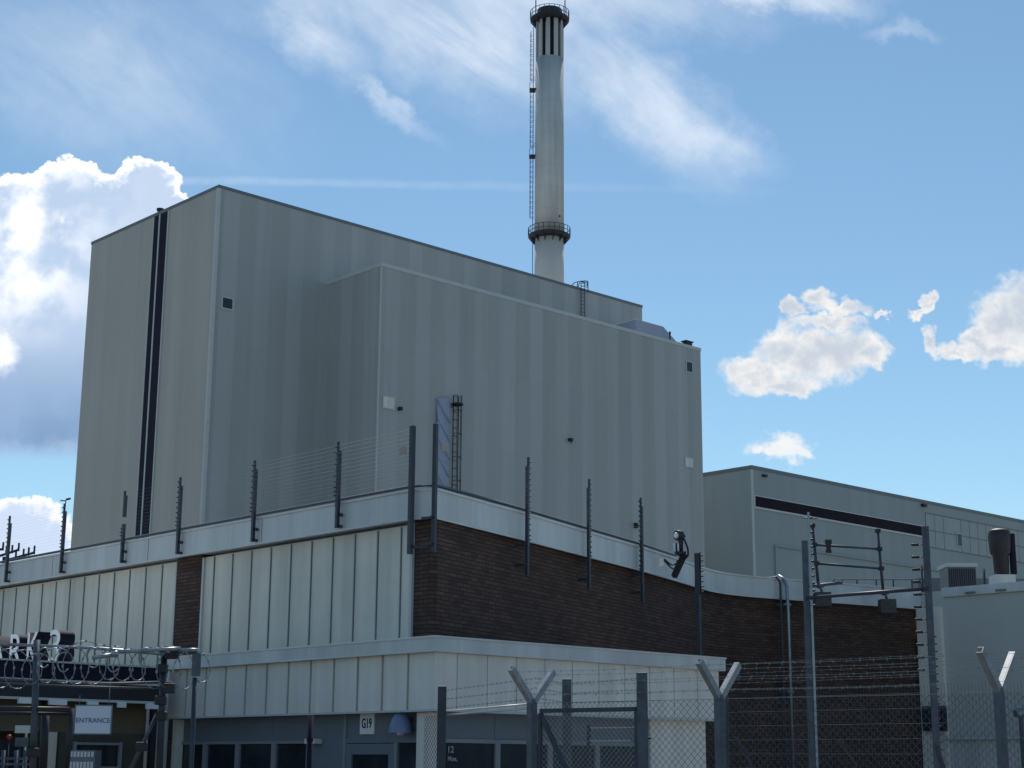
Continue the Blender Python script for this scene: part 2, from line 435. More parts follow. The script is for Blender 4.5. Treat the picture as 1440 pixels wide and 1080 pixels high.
M['lampblue'] = mat('blue_lamp_enamel', (.17, .22, .36), .35, 0, .08, 3)
def lifts(col):
    def fn(g, P):
        z = g.n('ShaderNodeSeparateXYZ'); g.link(P, z.inputs[0]); z = z.outputs[2]
        r = g.m('ABSOLUTE', g.m('SUBTRACT', g.m('FRACT', g.m('DIVIDE', z, 3.2)), .5))
        c = g.m('FLOOR', g.m('DIVIDE', g.m('ADD', z, 1.6), 3.2)); w = g.n('ShaderNodeTexWhiteNoise', noise_dimensions='1D'); g.link(c, w.inputs['W'])
        soot = g.ramp(g.m('ADD', z, g.m('MULTIPLY', g.noise(g.v('MULTIPLY', P, (1.5, 1.5, .15)), 1.0, 4, .6), 9.0)), 96, 112, 1.0, .78)
        return g.v('SCALE', col, g.m('MULTIPLY', g.m('MULTIPLY', g.ramp(r, .475, .49, 1.0, .90), g.ramp(w.outputs[0], 0, 1, .965, 1.035, 'LINEAR')), soot))
    return fn
M['concrete'] = mat('stack_concrete', (.55, .555, .55), .8, 0, .06, .35, .28, 0, .3, lifts((.55, .555, .55)))
M['roofgrey'] = mat('roof_membrane', (.16, .17, .18), .9, 0, .15, .4)
M['hood'] = mat('lilac_grey_sheet', (.36, .37, .45), .5, 0, .06, .5)
M['blue_patch'] = mat('bluish_wall_patch', (.33, .37, .50), .6, 0, .10, 1.1)  # colour of the bluish patch on the annex wall
M['block'] = mat('concrete_ballast', (.075, .07, .07), .9, 0, .2, 12)
M['brown_glass'] = mat('dark_band_glazing', (.018, .012, .020), .7, 0, .2, .3, 0, 0, .12)
M['red'] = mat('red_plastic', (.38, .03, .03), .5)
M['pink_tag'] = mat('faded_warning_plate', (.42, .33, .28), .6, 0, .08, 20)
M['insul'] = mat('black_insulator', (.012, .012, .015), .45)
M['louvre'] = mat('grey_louvre', (.17, .18, .20), .5, .2, .1, 3)
M['asphalt'] = mat('asphalt', (.11, .108, .104), .92, 0, .25, 1.2, 0, .4)
M['gravel'] = mat('pale_gravel_ground', (.24, .232, .215), .95, 0, .25, .8, 0, .4)

def brick_material():
    m = bpy.data.materials.new('dark_brown_brick'); m.use_nodes = True; g = G(m.node_tree)
    uv = g.n('ShaderNodeTexCoord').outputs['UV']
    b = g.n('ShaderNodeTexBrick'); g.link(uv, b.inputs['Vector'])
    b.inputs['Scale'].default_value = 1.0; b.inputs['Brick Width'].default_value = .24; b.inputs['Row Height'].default_value = .067
    b.inputs['Mortar Size'].default_value = .010; b.inputs['Mortar Smooth'].default_value = .3; b.inputs['Bias'].default_value = -.1
    b.inputs['Color1'].default_value = (.060, .030, .022, 1); b.inputs['Color2'].default_value = (.112, .056, .040, 1)
    b.inputs['Mortar'].default_value = (.022, .016, .013, 1)
    n = g.noise(g.v('MULTIPLY', uv, (1.2, 2.4, 1)), 1.6, 6, .65); n2 = g.noise(uv, .35, 3, .5)
    sv = g.n('ShaderNodeSeparateXYZ'); g.link(uv, sv.inputs[0])
    wc = g.n('ShaderNodeTexWhiteNoise', noise_dimensions='1D'); g.link(g.m('FLOOR', g.m('DIVIDE', sv.outputs[1], .067)), wc.inputs['W'])
    k = g.m('MULTIPLY', g.ramp(n, .3, .7, .75, 1.3, 'LINEAR'), g.m('MULTIPLY', g.ramp(wc.outputs[0], 0, 1, .9, 1.12, 'LINEAR'), g.ramp(n2, .3, .7, .8, 1.2, 'LINEAR')))
    # mortar turns paler along a few courses
    pale_mortar = g.ramp(g.noise(g.v('MULTIPLY', uv, (1.2, 13.3, 1)), 1.0, 3, .6), .62, .72, 0, .22)
    c = g.mix(g.m('MULTIPLY', pale_mortar, b.outputs['Fac']), g.v('SCALE', b.outputs['Color'], k), (.20, .17, .14))
    p = g.n('ShaderNodeBsdfPrincipled'); g.put(p.inputs['Base Color'], c); p.inputs['Roughness'].default_value = .85
    bn = g.n('ShaderNodeBump'); bn.inputs['Strength'].default_value = .8; bn.inputs['Distance'].default_value = .012
    g.put(bn.inputs['Height'], g.m('SUBTRACT', 1.0, b.outputs['Fac'])); g.link(bn.outputs[0], p.inputs['Normal'])
    o = g.n('ShaderNodeOutputMaterial'); g.link(p.outputs[0], o.inputs[0]); return m
M['brick'] = brick_material()
M['hut_board'] = mat('brown_grey_board', (.075, .07, .06), .8, 0, .2, 2)
M['stack_base'] = mat('stack_base_concrete', (.60, .565, .53), .8, 0, .05, .3, .08)

# ------------------------------------------------------------------ ground
tag(MB().box(-1500, 1500, -1500, 1500, -.5, 0).build('ground', M['gravel']), kind='structure')
rd = MB(); rd.box(-40, 15.2, -60, 60, .004, .03)
tag(rd.build('road', M['asphalt']), kind='structure')

# ------------------------------------------------------------------ reactor building
RX0, RX1, RY0, RY1, RZ = 89.37, 156.3, 142.23, 169.58, 62.0
AX0, AX1, AY0, AZ = 103.8, 156.27, 132.15, 54.15
rb = thing('reactor_building', ((RX0 + RX1) / 2, RY0 + 8, 0), 'huge pale grey windowless block with two dark stripes up its left face', 'building')
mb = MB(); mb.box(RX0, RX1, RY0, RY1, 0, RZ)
w = mb.build('wall', [M['clad_main'], M['clad_warm_lit']], rb)
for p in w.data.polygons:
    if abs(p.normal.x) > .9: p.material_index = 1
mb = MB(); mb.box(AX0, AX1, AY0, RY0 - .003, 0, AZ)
an = mb.build('annex', [M['clad_main'], M['clad_warm_lit']], rb)
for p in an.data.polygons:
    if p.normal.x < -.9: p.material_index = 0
def parapet(x0, x1, y0, y1, z, h, t, name, m, parent):
    b = MB(); o = .06
    b.box(x0 - o, x1 + o, y0 - o, y0 + t, z - h * .45, z + h * .55)
    b.box(x0 - o, x1 + o, y1 - t, y1 + o, z - h * .45, z + h * .55)
    b.box(x0 - o, x0 + t, y0 + t + .002, y1 - t - .002, z - h * .45, z + h * .55)
    b.box(x1 - t, x1 + o, y0 + t + .002, y1 - t - .002, z - h * .45, z + h * .55)
    return b.build(name, m, parent)
parapet(RX0, RX1, RY0, RY1, RZ, .34, .5, 'roof_edge', M['dark_trim'], rb)
parapet(AX0, AX1, AY0, RY0 - .01, AZ, .42, .5, 'roof_edge', M['trim'], an)
mb = MB(); mb.box(RX0 - .14, RX0 + .25, RY0 - .10, RY0 + .28, 0, RZ - .2)
mb.build('corner_trim', M['trim'], rb)
mb = MB(); mb.box(AX0 - .07, AX0 + .07, AY0 - .07, AY0 + .10, 0, AZ - .25)
mb.build('corner_trim', M['trim'], an)
for (ya, yb) in ((154.2, 155.15), (152.35, 153.85)):
    MB().box(RX0 - .09, RX0 + .1, ya, yb, 0, RZ - .25).build('stripe', M['navy'], rb)
MB().box(RX0 - .12, RX0 + .1, 153.9, 154.15, 0, RZ - .25).box(RX0 - .12, RX0 + .1, 152.1, 152.3, 0, RZ - .25).box(RX0 - .12, RX0 + .1, 155.2, 155.35, 0, RZ - .25).build('stripe_edging', M['trim'], rb)
def window(x0, x1, y, z0, z1, parent, fr=.14, pane=M['glass'], frm=M['trim'], name='window'):
    b = MB(); b.box(x0 - fr, x1 + fr, y - .10, y + .02, z0 - fr, z0).box(x0 - fr, x1 + fr, y - .10, y + .02, z1, z1 + fr)
    b.box(x0 - fr, x0, y - .10, y + .02, z0, z1).box(x1, x1 + fr, y - .10, y + .02, z0, z1)
    w = b.build(name, frm, parent)
    MB().box(x0 + .002, x1 - .002, y - .04, y + .03, z0 + .002, z1 - .002).build('pane', pane, w)
    return w
window(90.5, 91.72, RY0, 48.75, 49.85, rb, .16)
window(153.45, 154.5, AY0, 50.85, 52.1, an, .12)
for (x0, x1, z0, z1) in ((104.5, 106.0, 38.55, 39.75), (152.9, 154.3, 38.5, 39.6)):
    window(x0, x1, AY0, z0, z1, an, .10, M['panel_face'], M['trim'], 'hatch')
MB().box(132.1, 132.5, AY0 - .5, AY0, 38.75, 39.1).box(132.25, 132.35, AY0 - .45, AY0 - .35, 38.5, 38.75).build('floodlight', M['dark'], an)
MB().box(106.5, 106.8, AY0 - .5, AY0, 38.5, 38.85).build('floodlight', M['dark'], an)
MB().box(143.3, 143.6, AY0 - .5, AY0, 29.7, 30.3).build('floodlight', M['dark'], an)
tag(MB().lathe((RX0 + .6, 155.2, RZ + .18), [(.32, 0), (.32, .45), (.42, .5), (.42, .7), (.1, .8)], 12).build('roof_vent', M['dark']), 'tiny dark vent on the roof edge above the two dark stripes', 'vent')

# caged ladders and hoods
def ladder(b, p, nrm, z0, z1, wdt=.6, rung=.4, r=.045, cage0=None, cagez=1.2, post=.7, seg=1.6):
    n = Vector(nrm); t = Vector((-n.y, n.x, 0)); p = Vector((p[0], p[1], 0)) + n * .35
    for k in (-1, 1): b.tube([p + t * (k * wdt / 2) + Vector((0, 0, z0)), p + t * (k * wdt / 2) + Vector((0, 0, z1))], r, 5)
    z = z0 + .2
    while z < z1: b.tube([p - t * wdt / 2 + Vector((0, 0, z)), p + t * wdt / 2 + Vector((0, 0, z))], r * .7, 4); z += rung
    if cage0 is not None:
        z = cage0; q = []
        while z <= z1 + .01:
            b.tube([p + t * (wdt * .62 * math.cos(a)) + n * (.1 + post * math.sin(a)) + Vector((0, 0, z)) for a in [math.pi * i / 8 for i in range(9)]], r * .7, 4); z += seg
        for a in (.25, .5, .75):
            a *= math.pi; q0 = p + t * (wdt * .62 * math.cos(a)) + n * (.1 + post * math.sin(a))
            b.tube([q0 + Vector((0, 0, cage0)), q0 + Vector((0, 0, z1))], r * .6, 4)
    return b
b = MB(); ladder(b, (114.4, AY0), (0, -1, 0), 24, 41.3, .75, .9, .06, 24, seg=2.6)
b.tube([Vector((114.4 + .55 * math.cos(a), AY0 - .6 + .55 * math.sin(a), 40.3)) for a in [i * math.pi / 6 for i in range(12)]], .14, 5, closed=True)
b.tube([(114.0, AY0 - .3, 40), (114.0, AY0, 40)], .05, 5).tube([(114.8, AY0 - .3, 30), (114.8, AY0, 30)], .05, 5)
tag(b.build('wall_ladder', M['dark']), 'tall caged steel ladder on the annex wall right of the bluish wall patch', 'ladder')
b = MB(); x0, x1 = 111.8, 113.6; n = 22; m_ = 6; base = len(b.vs)  # bluish wall patch, modelled as a creased sheet
for i in range(n + 1):
    for j in range(m_ + 1):
        b.vs.append(Vector((x0 + (x1 - x0) * j / m_, AY0 - .22 - .10 * math.sin(i * 1.1 + j * .9) - .05 * random.random(), 26 + (40.6 - 26) * i / n + (.5 * (j / m_) if i == n else 0))))
for i in range(n):
    for j in range(m_):
        a = base + i * (m_ + 1) + j; b.face((a, a + 1, a + m_ + 2, a + m_ + 1), smooth=True)
b.box(x0, x1, AY0 - .08, AY0 - .001, 26, 40.5)
for k in range(7):
    z = 27 + k * 2.0; b.tube([(x0 - .02, AY0 - .34, z + 1.4), (x0 + .7, AY0 - .36, z + .5), (x1, AY0 - .38, z - .9)], .05, 4)
tag(b.build('wall_patch', M['blue_patch']), 'bluish patch on the annex wall built as a creased sheet beside a caged ladder', 'sheet')
b = MB(); ladder(b, (144.6, RY0), (0, -1, 0), AZ, 62.9, .7, .5, .05, 62.2, seg=.35)
b.tube([(143.0, RY0 + .2, RZ + .1), (143.4, RY0, RZ + .65), (144.1, RY0 - .3, RZ + .95), (144.9, RY0 - .3, RZ + .95)], .06, 5)
b.tube([(143.9, RY0, RZ + .15), (143.9, RY0 - .1, RZ + .85)], .06, 5).tube([(144.3, RY0 + .3, RZ + .15), (144.3, RY0 - .1, RZ + .9)], .06, 5).tube([(145.3, RY0 - .6, 61.6), (145.3, RY0 - .6, RZ + 1.0), (144.3, RY0 - .3, RZ + .95)], .06, 5)
tag(b.build('roof_ladder', M['dark']), 'caged ladder with curved handrails at the top roof edge beside the stack', 'ladder')
b = MB(); hx0, hx1 = 146.4, 156.2
b.hull([(hx0, 134.4, AZ), (hx1, 134.4, AZ), (hx1, 141.9, AZ), (hx0, 141.9, AZ)],
       [(hx0 + 1.0, 135.2, 57.2), (hx1 - 3.6, 135.2, 57.2), (hx1 - 3.6, 141.9, 57.2), (hx0 + 1.0, 141.9, 57.2)])
tag(b.build('roof_hood', M['hood'], bevel=.12), 'low lilac-grey sloping hood on the annex roof near its right end', 'roof hood')
tag(MB().box(154.1, 155.2, 132.6, 133.3, AZ + .2, AZ + .85).box(153.9, 155.4, 132.5, 133.4, AZ + .852, AZ + .98).build('roof_box', M['dark']), 'small dark box on the right end of the annex roof', 'box')
tag(MB().tube([(151.0, 132.7, AZ + .2), (151.0, 132.7, AZ + 1.3)], .09, 6).lathe((151, 132.7, AZ + 1.2), [(.14, 0), (.14, .3), (.05, .4)], 8).build('roof_pipe', M['dark']), 'short dark pipe standing on the annex roof left of a small box', 'pipe')

# ------------------------------------------------------------------ exhaust stack
SX, SY = 150.0, 154.0
ST = at(773, 30, 215); SX, SY = ST.x, ST.y
st = thing('exhaust_stack', (SX, SY, RZ), 'tall round pale concrete stack rising behind the block with dark slots at its top', 'chimney')
ztop, zslot0, zslot1 = 106.6, 99.6, 106.2
MB().lathe((SX, SY, RZ), [(2.04, 0), (2.03, 11.2)], 128).build('shaft_base', M['stack_base'], st)
MB().lathe((SX, SY, 0), [(2.03, 73.2), (2.02, 85), (2.0, zslot0)], 128).build('shaft', M['concrete'], st)
MB().lathe((SX, SY, 0), [(1.72, zslot0 + .01), (1.72, zslot1)], 48).build('slot_lining', M['navy'], st)
b = MB()
FA = math.atan2(-FWD.y, -FWD.x)
for k in range(10):
    a0 = FA + math.radians(9 + 36 * k + 8.6); a1 = a0 + math.radians(36 - 17.2); N = 5
    poly = [(SX + 1.99 * math.cos(a0 + (a1 - a0) * i / N), SY + 1.99 * math.sin(a0 + (a1 - a0) * i / N)) for i in range(N + 1)]
    poly += [(SX + 1.7 * math.cos(a1), SY + 1.7 * math.sin(a1)), (SX + 1.7 * math.cos(a0), SY + 1.7 * math.sin(a0))]
    b.prism(poly, zslot0 + .002, zslot1)
b.build('slotted_crown', M['concrete'], st)
MB().lathe((SX, SY, 0), [(1.96, zslot1 + .002), (1.96, 106.6), (1.8, 106.7), (1.8, 107.25), (1.6, 107.3)], 48).build('rim', M['post'], st)
def gallery(z, r0, r1, rail, name='gallery'):
    b = MB(); b.lathe((SX, SY, 0), [(r0, z - .45), (r1, z - .1), (r1, z + .15), (r0, z + .15)], 48, False, False)
    g_ = b.build(name, M['dark'], st)
    b = MB(); N = 24
    for zz in (z + .6, z + rail): b.tube([(SX + r1 * math.cos(2 * math.pi * i / 36), SY + r1 * math.sin(2 * math.pi * i / 36), zz) for i in range(36)], .045, 5, closed=True)
    for i in range(N):
        a = 2 * math.pi * i / N; b.tube([(SX + r1 * math.cos(a), SY + r1 * math.sin(a), z + .1), (SX + r1 * math.cos(a), SY + r1 * math.sin(a), z + rail)], .04, 4)
    b.build('railing', M['post'], g_)
    b = MB()
    for i in range(12):
        a = 2 * math.pi * i / 12; c, s_ = math.cos(a), math.sin(a)
        b.hull([(SX + r0 * c - .05 * s_, SY + r0 * s_ + .05 * c, z - 1.1), (SX + r0 * c + .05 * s_, SY + r0 * s_ - .05 * c, z - 1.1), (SX + (r0 + .05) * c, SY + (r0 + .05) * s_, z - 1.1)],
               [(SX + r0 * c - .05 * s_, SY + r0 * s_ + .05 * c, z - .47), (SX + r0 * c + .05 * s_, SY + r0 * s_ - .05 * c, z - .47), (SX + (r1 - .1) * c, SY + (r1 - .1) * s_, z - .2)])
    build_each(b, 'bracket', M['dark'], g_)
gallery(105.75, 1.97, 2.78, 1.25); gallery(73.2, 2.01, 2.92, 1.2)
left = -SIDE
b = MB(); ladder(b, (SX + left.x * 1.96, SY + left.y * 1.96), tuple(left), 63, 104.6, .5, .45, .045, None)
lb = b.build('ladder', M['dark'], st)
b = MB()
for (z0, z1) in ((96.6, 104.0), (86.5, 94.6), (76, 84.6)):
    q = Vector((SX, SY, 0)) + left * 2.15
    for a in (-.35, 0, .35):
        q0 = Vector((SX, SY, 0)) + left * (2.75 - abs(a) * .3) + FWD * a
        b.tube([q0 + Vector((0, 0, z0)), q0 + Vector((0, 0, z1))], .025, 4)
    z = z0
    while z <= z1:
        b.tube([q + FWD * (.38 * math.cos(t)) + left * (.6 * math.sin(t)) + Vector((0, 0, z)) for t in [math.pi * i / 6 for i in range(7)]], .025, 4); z += .75
b.build('safety_cage', M['dark'], lb)
for z in (95.0, 85.0):
    b = MB(); c = Vector((SX, SY, z)) + left * 2.3
    b.obox(c, left * .55, FWD * .5, (0, 0, .16))
    for k in (-.5, .5):
        for j in (0, .5): b.tube([c + left * j + FWD * k, c + left * j + FWD * k + Vector((0, 0, 1.1))], .03, 4)
        b.tube([c + left * .5 + FWD * k + Vector((0, 0, 1.1)), c - left * .3 + FWD * k + Vector((0, 0, 1.9))], .03, 4)
    b.build('rest_platform', M['dark'], lb)
b = MB()
for u in (753.5, 794.5):
    p = at(u, 12, 214); b.tube([(p.x, p.y, 105.9), (p.x, p.y, 108.4)], .08, 6).tube([(p.x, p.y, 108.4), (p.x, p.y, 111)], .03, 5)
build_each(b, 'lightning_rod', M['dark'], st)
MB().box(SX - .1, SX + .1, SY - 2.1, SY - 1.9, 75.6, 75.85).build('lamp', M['dark'], st)

# ------------------------------------------------------------------ turbine hall
TX0, TY0, TZ = 165.8, 131.9, 40.0
th_ = thing('turbine_hall', (200, 150, 0), 'long lower grey hall at right with a dark window band under its roof', 'building')
w = MB().box(TX0, 330, TY0, 175, 0, TZ).build('wall', [M['clad_hall'], M['clad_hall_cooled']], th_)
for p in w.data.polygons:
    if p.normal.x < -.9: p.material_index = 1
MB().box(AX1 + .3, TX0 - .01, 134, 175, 0, 24).build('bounce_blocker', M['roofgrey'], th_)  # unseen dark block added to keep ground bounce off the hall's end wall
parapet(TX0, 330, TY0, 175, TZ, .5, .5, 'roof_edge', M['dark_trim'], th_)
b = MB(); b.box(166.2, 205.4, TY0 - .05, TY0 + .02, 34.85, 36.25); wb = b.build('window_band', M['brown_glass'], th_)
MB().box(166.0, 205.6, TY0 - .18, TY0, 34.6, 34.85).box(166.0, 205.6, TY0 - .12, TY0, 36.25, 36.38).box(165.95, 166.19, TY0 - .15, TY0, 34.852, 36.248).build('frame', M['trim'], wb)
MB().box(TX0 - .07, TX0 + .18, TY0 - .07, TY0 + .15, 0, TZ - .3).build('corner_trim', M['trim'], th_)
b = MB()
for zz in (38.4, 35.9, 33.4): b.box(205.9, 262, TY0 - .07, TY0 + .01, zz - .07, zz + .07)
for k in range(24):
    if k in (3,): continue
    x = 206.0 + k * 2.35; b.box(x - .06, x + .06, TY0 - .05, TY0 + .01, 33.47, 38.33)
b.build('panel_grid', M['louvre'], th_)
b = MB(); b.box(206.1, 261.8, TY0 - .03, TY0, 33.5, 38.3); b.build('panel_field', M['grid_field'], th_)
window(214.1, 215.3, TY0 - .08, 34.3, 36.1, th_, .1)
MB().box(170.2, 212, TY0 - .3, TY0, 30.0, 30.22).box(170.0, 170.25, TY0 - .25, TY0, 15, 30.2).build('ledge', M['clad_hall'], th_)
MB().box(167.9, 168.6, TY0 - .4, TY0, 39.0, 39.3).build('floodlight', M['dark'], th_)
MB().box(205, 205.9, TY0 - .5, TY0, 39.2, 39.6).build('floodlight', M['dark'], th_)
MB().box(164.5, 166.5, 123.5, 124.5, 25.6, 26.6).build('vent', M['dark'], th_) if False else None

# ------------------------------------------------------------------ brick service building
LX = 16.53; ZT, ZB = 6.01, 5.58
WP = [(16.9, 19.86), (19.4, 20.70), (22.5, 21.75), (24.33, 22.36), (26.1, 23.03), (27.4, 23.55), (28.2, 23.86), (28.9, 24.0), (29.6, 24.0), (30.6, 23.82), (31.7, 23.55), (35.0, 22.80)]
bb = thing('brick_building', (20, 26, 0), 'dark brown brick building with cream panel bays under a wide pale fascia', 'building')
MB().wall(WP, .35, 0, ZB + .1).build('brick_wall', M['brick'], bb)
MB().wall([(16.70, 19.93), (16.9, 19.86)], .3, 0, ZB + .1).build('brick_wall', M['brick'], bb) if False else None
b = MB(); b.wall([(16.78, 20.30), (16.78, 19.90), (16.899, 19.859)], .30, 0, ZB + .1); b.build('brick_return', M['brick'], bb)
FP = [(LX, 20.12), (16.75, 19.74)] + [(p[0] + (.02 if i else 0) + .0, p[1] - .14) for i, p in enumerate(WP[1:])]
FPL = [(LX, 45.0), (LX, 20.12)]
b = MB(); b.wall(FPL, .5, ZB, ZT); b.wall(FP, .5, ZB, ZT); b.build('fascia', M['fascia'], bb)
def off(pl, d):
    o = []
    for i in range(len(pl)):
        t = (Vector(pl[min(i + 1, len(pl) - 1)]) - Vector(pl[max(i - 1, 0)])).normalized(); o.append((pl[i][0] + t.y * d, pl[i][1] - t.x * d))
    return o
b = MB(); b.wall(off(FPL, .03), .56, ZT + .001, ZT + .035); b.wall(off(FP, .03), .56, ZT + .001, ZT + .035); b.build('roof_edge', M['coping'], bb)
b = MB(); b.wall(off(FPL, .012), .03, ZB - .03, ZB - .002); b.wall(off(FP, .012), .03, ZB - .03, ZB - .002); b.build('drip_edge', M['coping'], bb)
b = MB(); b.tube([(LX + .02, 45, ZT + .085), (LX + .02, 20.12, ZT + .085), (16.75, 19.75, ZT + .085)] + [(p[0], p[1], ZT + .085) for p in FP[2:6]], .028, 6)
b.build('roof_conduit', M['post'], bb)
b = MB()
for y in (43, 40, 36.0, 32.1, 28.2, 24.3): b.box(LX - .004, LX + .01, y, y + .012, ZB + .004, ZT - .004)
build_each(b, 'fascia_joint', M['joint'], bb)
MB().prism([(17.0, 20.4)] + [(p[0], p[1] + .3) for p in WP[1:]] + [(48, 23.2), (48, 45), (17.0, 45)], 5.40, 5.57).build('roof', M['roofgrey'], bb)
# panel bays on the left face
def bay(y0, y1):
    o = MB().box(16.77, 17.0, y0, y1, 0, ZB - .06).build('panel_bay', M['panel'], bb)
    b = MB(); k = 0; y = 18.12
    while y < y1 + .01:
        if y > y0 + .02 and y < y1 - .02:
            b.box(16.745, 16.768, y + .04, y + .055, 0, ZB - .07)
        y += .616
    b.build('standing_seam', M['trim'], o)
    b = MB(); y = 18.12
    while y < y1 + .01:
        if y > y0 + .02 and y < y1 - .02: b.box(16.757, 16.772, y + .025, y + .038, 0, ZB - .08)
        y += .616
    b.build('joint', M['joint'], o)
bay(20.32, 26.52); bay(27.46, 45)
MB().wall([(16.74, 27.44), (16.74, 26.54)], .3, 0, ZB - .01).build('brick_pier', M['brick'], bb)
build_each(MB().box(16.73, 16.80, 27.442, 27.50, 0, ZB - .07).box(16.73, 16.80, 26.48, 26.538, 0, ZB - .07).box(16.73, 16.79, 20.30, 20.36, 0, ZB - .07), 'bay_edge_trim', M['trim'], bb)
MB().box(48, 48.2, 23.2, 45, 0, 5.57).box(17.0, 48, 45, 45.2, 0, 5.57).build('rear_wall', M['brick'], bb)
# drainpipe over the parapet
p = Vector((30.75, 23.60, 0))
b = MB(); pts = [(30.80, 23.95, ZT + .06), (30.77, 23.75, ZT + .10), (30.75, 23.60, ZT + .02), (30.72, 23.50, ZT - .15), (30.72, 23.48, 5.3), (30.72, 23.48, 0)]
b.tube(pts, .042, 10)
for z in (5.4, 3.4, 1.6): b.box(30.60, 30.84, 23.47, 23.72, z, z + .05)
b.build('drainpipe', M['galv'], bb)
b = MB(); b.tube([(30.56, 23.95, ZT + .05), (30.56, 23.64, ZT + .05), (30.56, 23.56, ZT - .1), (30.56, 23.56, 0)], .03, 6); b.build('cable_pipe', M['post'], bb)
# small roof clutter seen over the fascia
tag(MB().box(28.1, 28.75, 24.6, 25.0, 5.57, 6.18).build('roof_duct', M['dark']), 'small dark box peeking over the curved fascia right of the cctv camera', 'box')

# ------------------------------------------------------------------ entrance pavilion
CX, CY, CZ0, CZ1 = 15.40, 18.11, 2.49, 3.50
ep = thing('entrance_pavilion', (18, 20, 0), 'low entrance pavilion with a deep cream panel band over blue-grey glazing', 'entrance building')
body = MB().prism([(CX, CY), (21.72, CY), (21.72, 21.2), (20.8, 20.9), (16.72, 19.55), (16.5, 25.3), (CX, 25.3)], CZ0, 3.30).build('panel_band', M['panel_face'], ep)
b = MB()
for k in range(1, 12):
    y = CY + .6 * k; b.box(CX - .022, CX + .005, y - .009, y + .009, CZ0 + .004, 3.298)
for k in range(1, 11):
    x = CX + .42 + .594 * (k - 1); b.box(x - .004, x + .004, CY - .006, CY + .005, CZ0 + .004, 3.298)
build_each(b, 'panel_seam', M['seam'], body)
b = MB()
b.prism([(CX - .09, CY - .09), (21.80, CY - .09), (21.80, 21.3), (21.60, 21.3), (21.60, CY + .2), (CX + .2, CY + .2), (CX + .2, 25.4), (CX - .09, 25.4)], 3.302, 3.50)
b.build('roof_edge', M['fascia'], ep)
b = MB(); b.prism([(CX - .13, CY - .13), (CX + .1, CY + .1), (CX + .1, 25.42), (CX - .13, 25.42)], 3.30, 3.325); b.build('gutter_lip', M['coping'], ep)
MB().prism([(CX - .105, CY - .105), (21.815, CY - .105), (21.815, 21.3), (20.8, 20.95), (16.72, 19.6), (16.5, 25.41), (CX - .105, 25.41)], 3.501, 3.53).build('roof', M['coping'], ep)
b = MB(); b.box(CX - .02, CX + .02, CY - .02, 25.3, CZ0 - .03, CZ0 - .002).box(CX + .022, 21.7, CY - .02, CY + .02, CZ0 - .03, CZ0 - .002); b.build('drip_edge', M['trim'], ep)
GX = 15.68; GY = 18.42
# joinery along the -X side
b = MB()
b.box(GX, GX + .06, 18.72, 25.3, 2.08, CZ0 - .004)            # transom panel
b.box(GX - .012, GX + .07, 20.56, 21.46, 0, 2.078)              # solid panel
b.box(GX - .025, GX + .05, 18.72, 20.54, 2.03, 2.10)
ys = [21.46, 22.42, 23.47, 24.46, 25.42]
b.build('infill_panel', M['frame'], ep)
b = MB()
for y in (21.56, 22.5, 23.5, 24.5): b.box(GX - .006, GX, y - .008, y + .008, 2.12, CZ0 - .01)
build_each(b, 'panel_joint', M['joint'], ep)
for i in range(4):
    y0, y1 = ys[i], ys[i + 1]
    f = MB().box(GX - .03, GX + .07, y0, y0 + .06, .9, 2.078).box(GX - .03, GX + .07, y1 - .06, y1 - .002, .9, 2.078).box(GX - .03, GX + .07, y0 + .061, y1 - .061, 2.03, 2.078).box(GX - .03, GX + .07, y0 + .061, y1 - .061, .9, .96).build('window', M['frame_pale'], ep)
    MB().box(GX + .01, GX + .03, y0 + .061, y1 - .061, .961, 2.029).build('pane', M['glass'], f)
MB().box(GX, GX + .06, 21.462, 25.42, 0, .898).build('plinth', M['frame'], ep)
# door and side light
d = MB().box(GX - .02, GX + .06, 19.32, 19.46, .02, 2.02).box(GX - .02, GX + .06, 20.36, 20.5, .02, 2.02).box(GX - .02, GX + .06, 19.461, 20.359, 1.86, 2.02).box(GX - .02, GX + .06, 19.461, 20.359, .02, .35).build('door', M['frame'], ep)
MB().box(GX + .01, GX + .03, 19.461, 20.359, .351, 1.859).build('pane', M['glass'], d)
MB().tube([(GX - .02, 20.43, 1.05), (GX - .09, 20.43, 1.05), (GX - .09, 20.43, 1.25), (GX - .02, 20.43, 1.25)], .012, 6).build('handle', M['galv'], d)
b = MB().box(GX - .035, GX + .07, 20.5, 20.56, 0, CZ0 - .03).box(GX - .035, GX + .07, 19.24, 19.31, 0, 2.03).box(GX - .035, GX + .07, 18.66, 18.74, 0, CZ0 - .03).build('door_frame', M['frame_pale'], ep)
f = MB().box(GX - .01, GX + .05, 18.741, 19.239, .02, .12).build('side_light', M['frame'], ep)
MB().box(GX + .01, GX + .03, 18.741, 19.239, .121, 2.029).build('pane', M['glass'], f)
cc = MB().box(CX + .1, GX - .0, 18.36, 18.62, 0, CZ0 - .035).box(CX + .12, CX + .28, 25.2, 25.3, 0, CZ0 - .035); build_each(cc, 'column', M['panel_face'], ep)
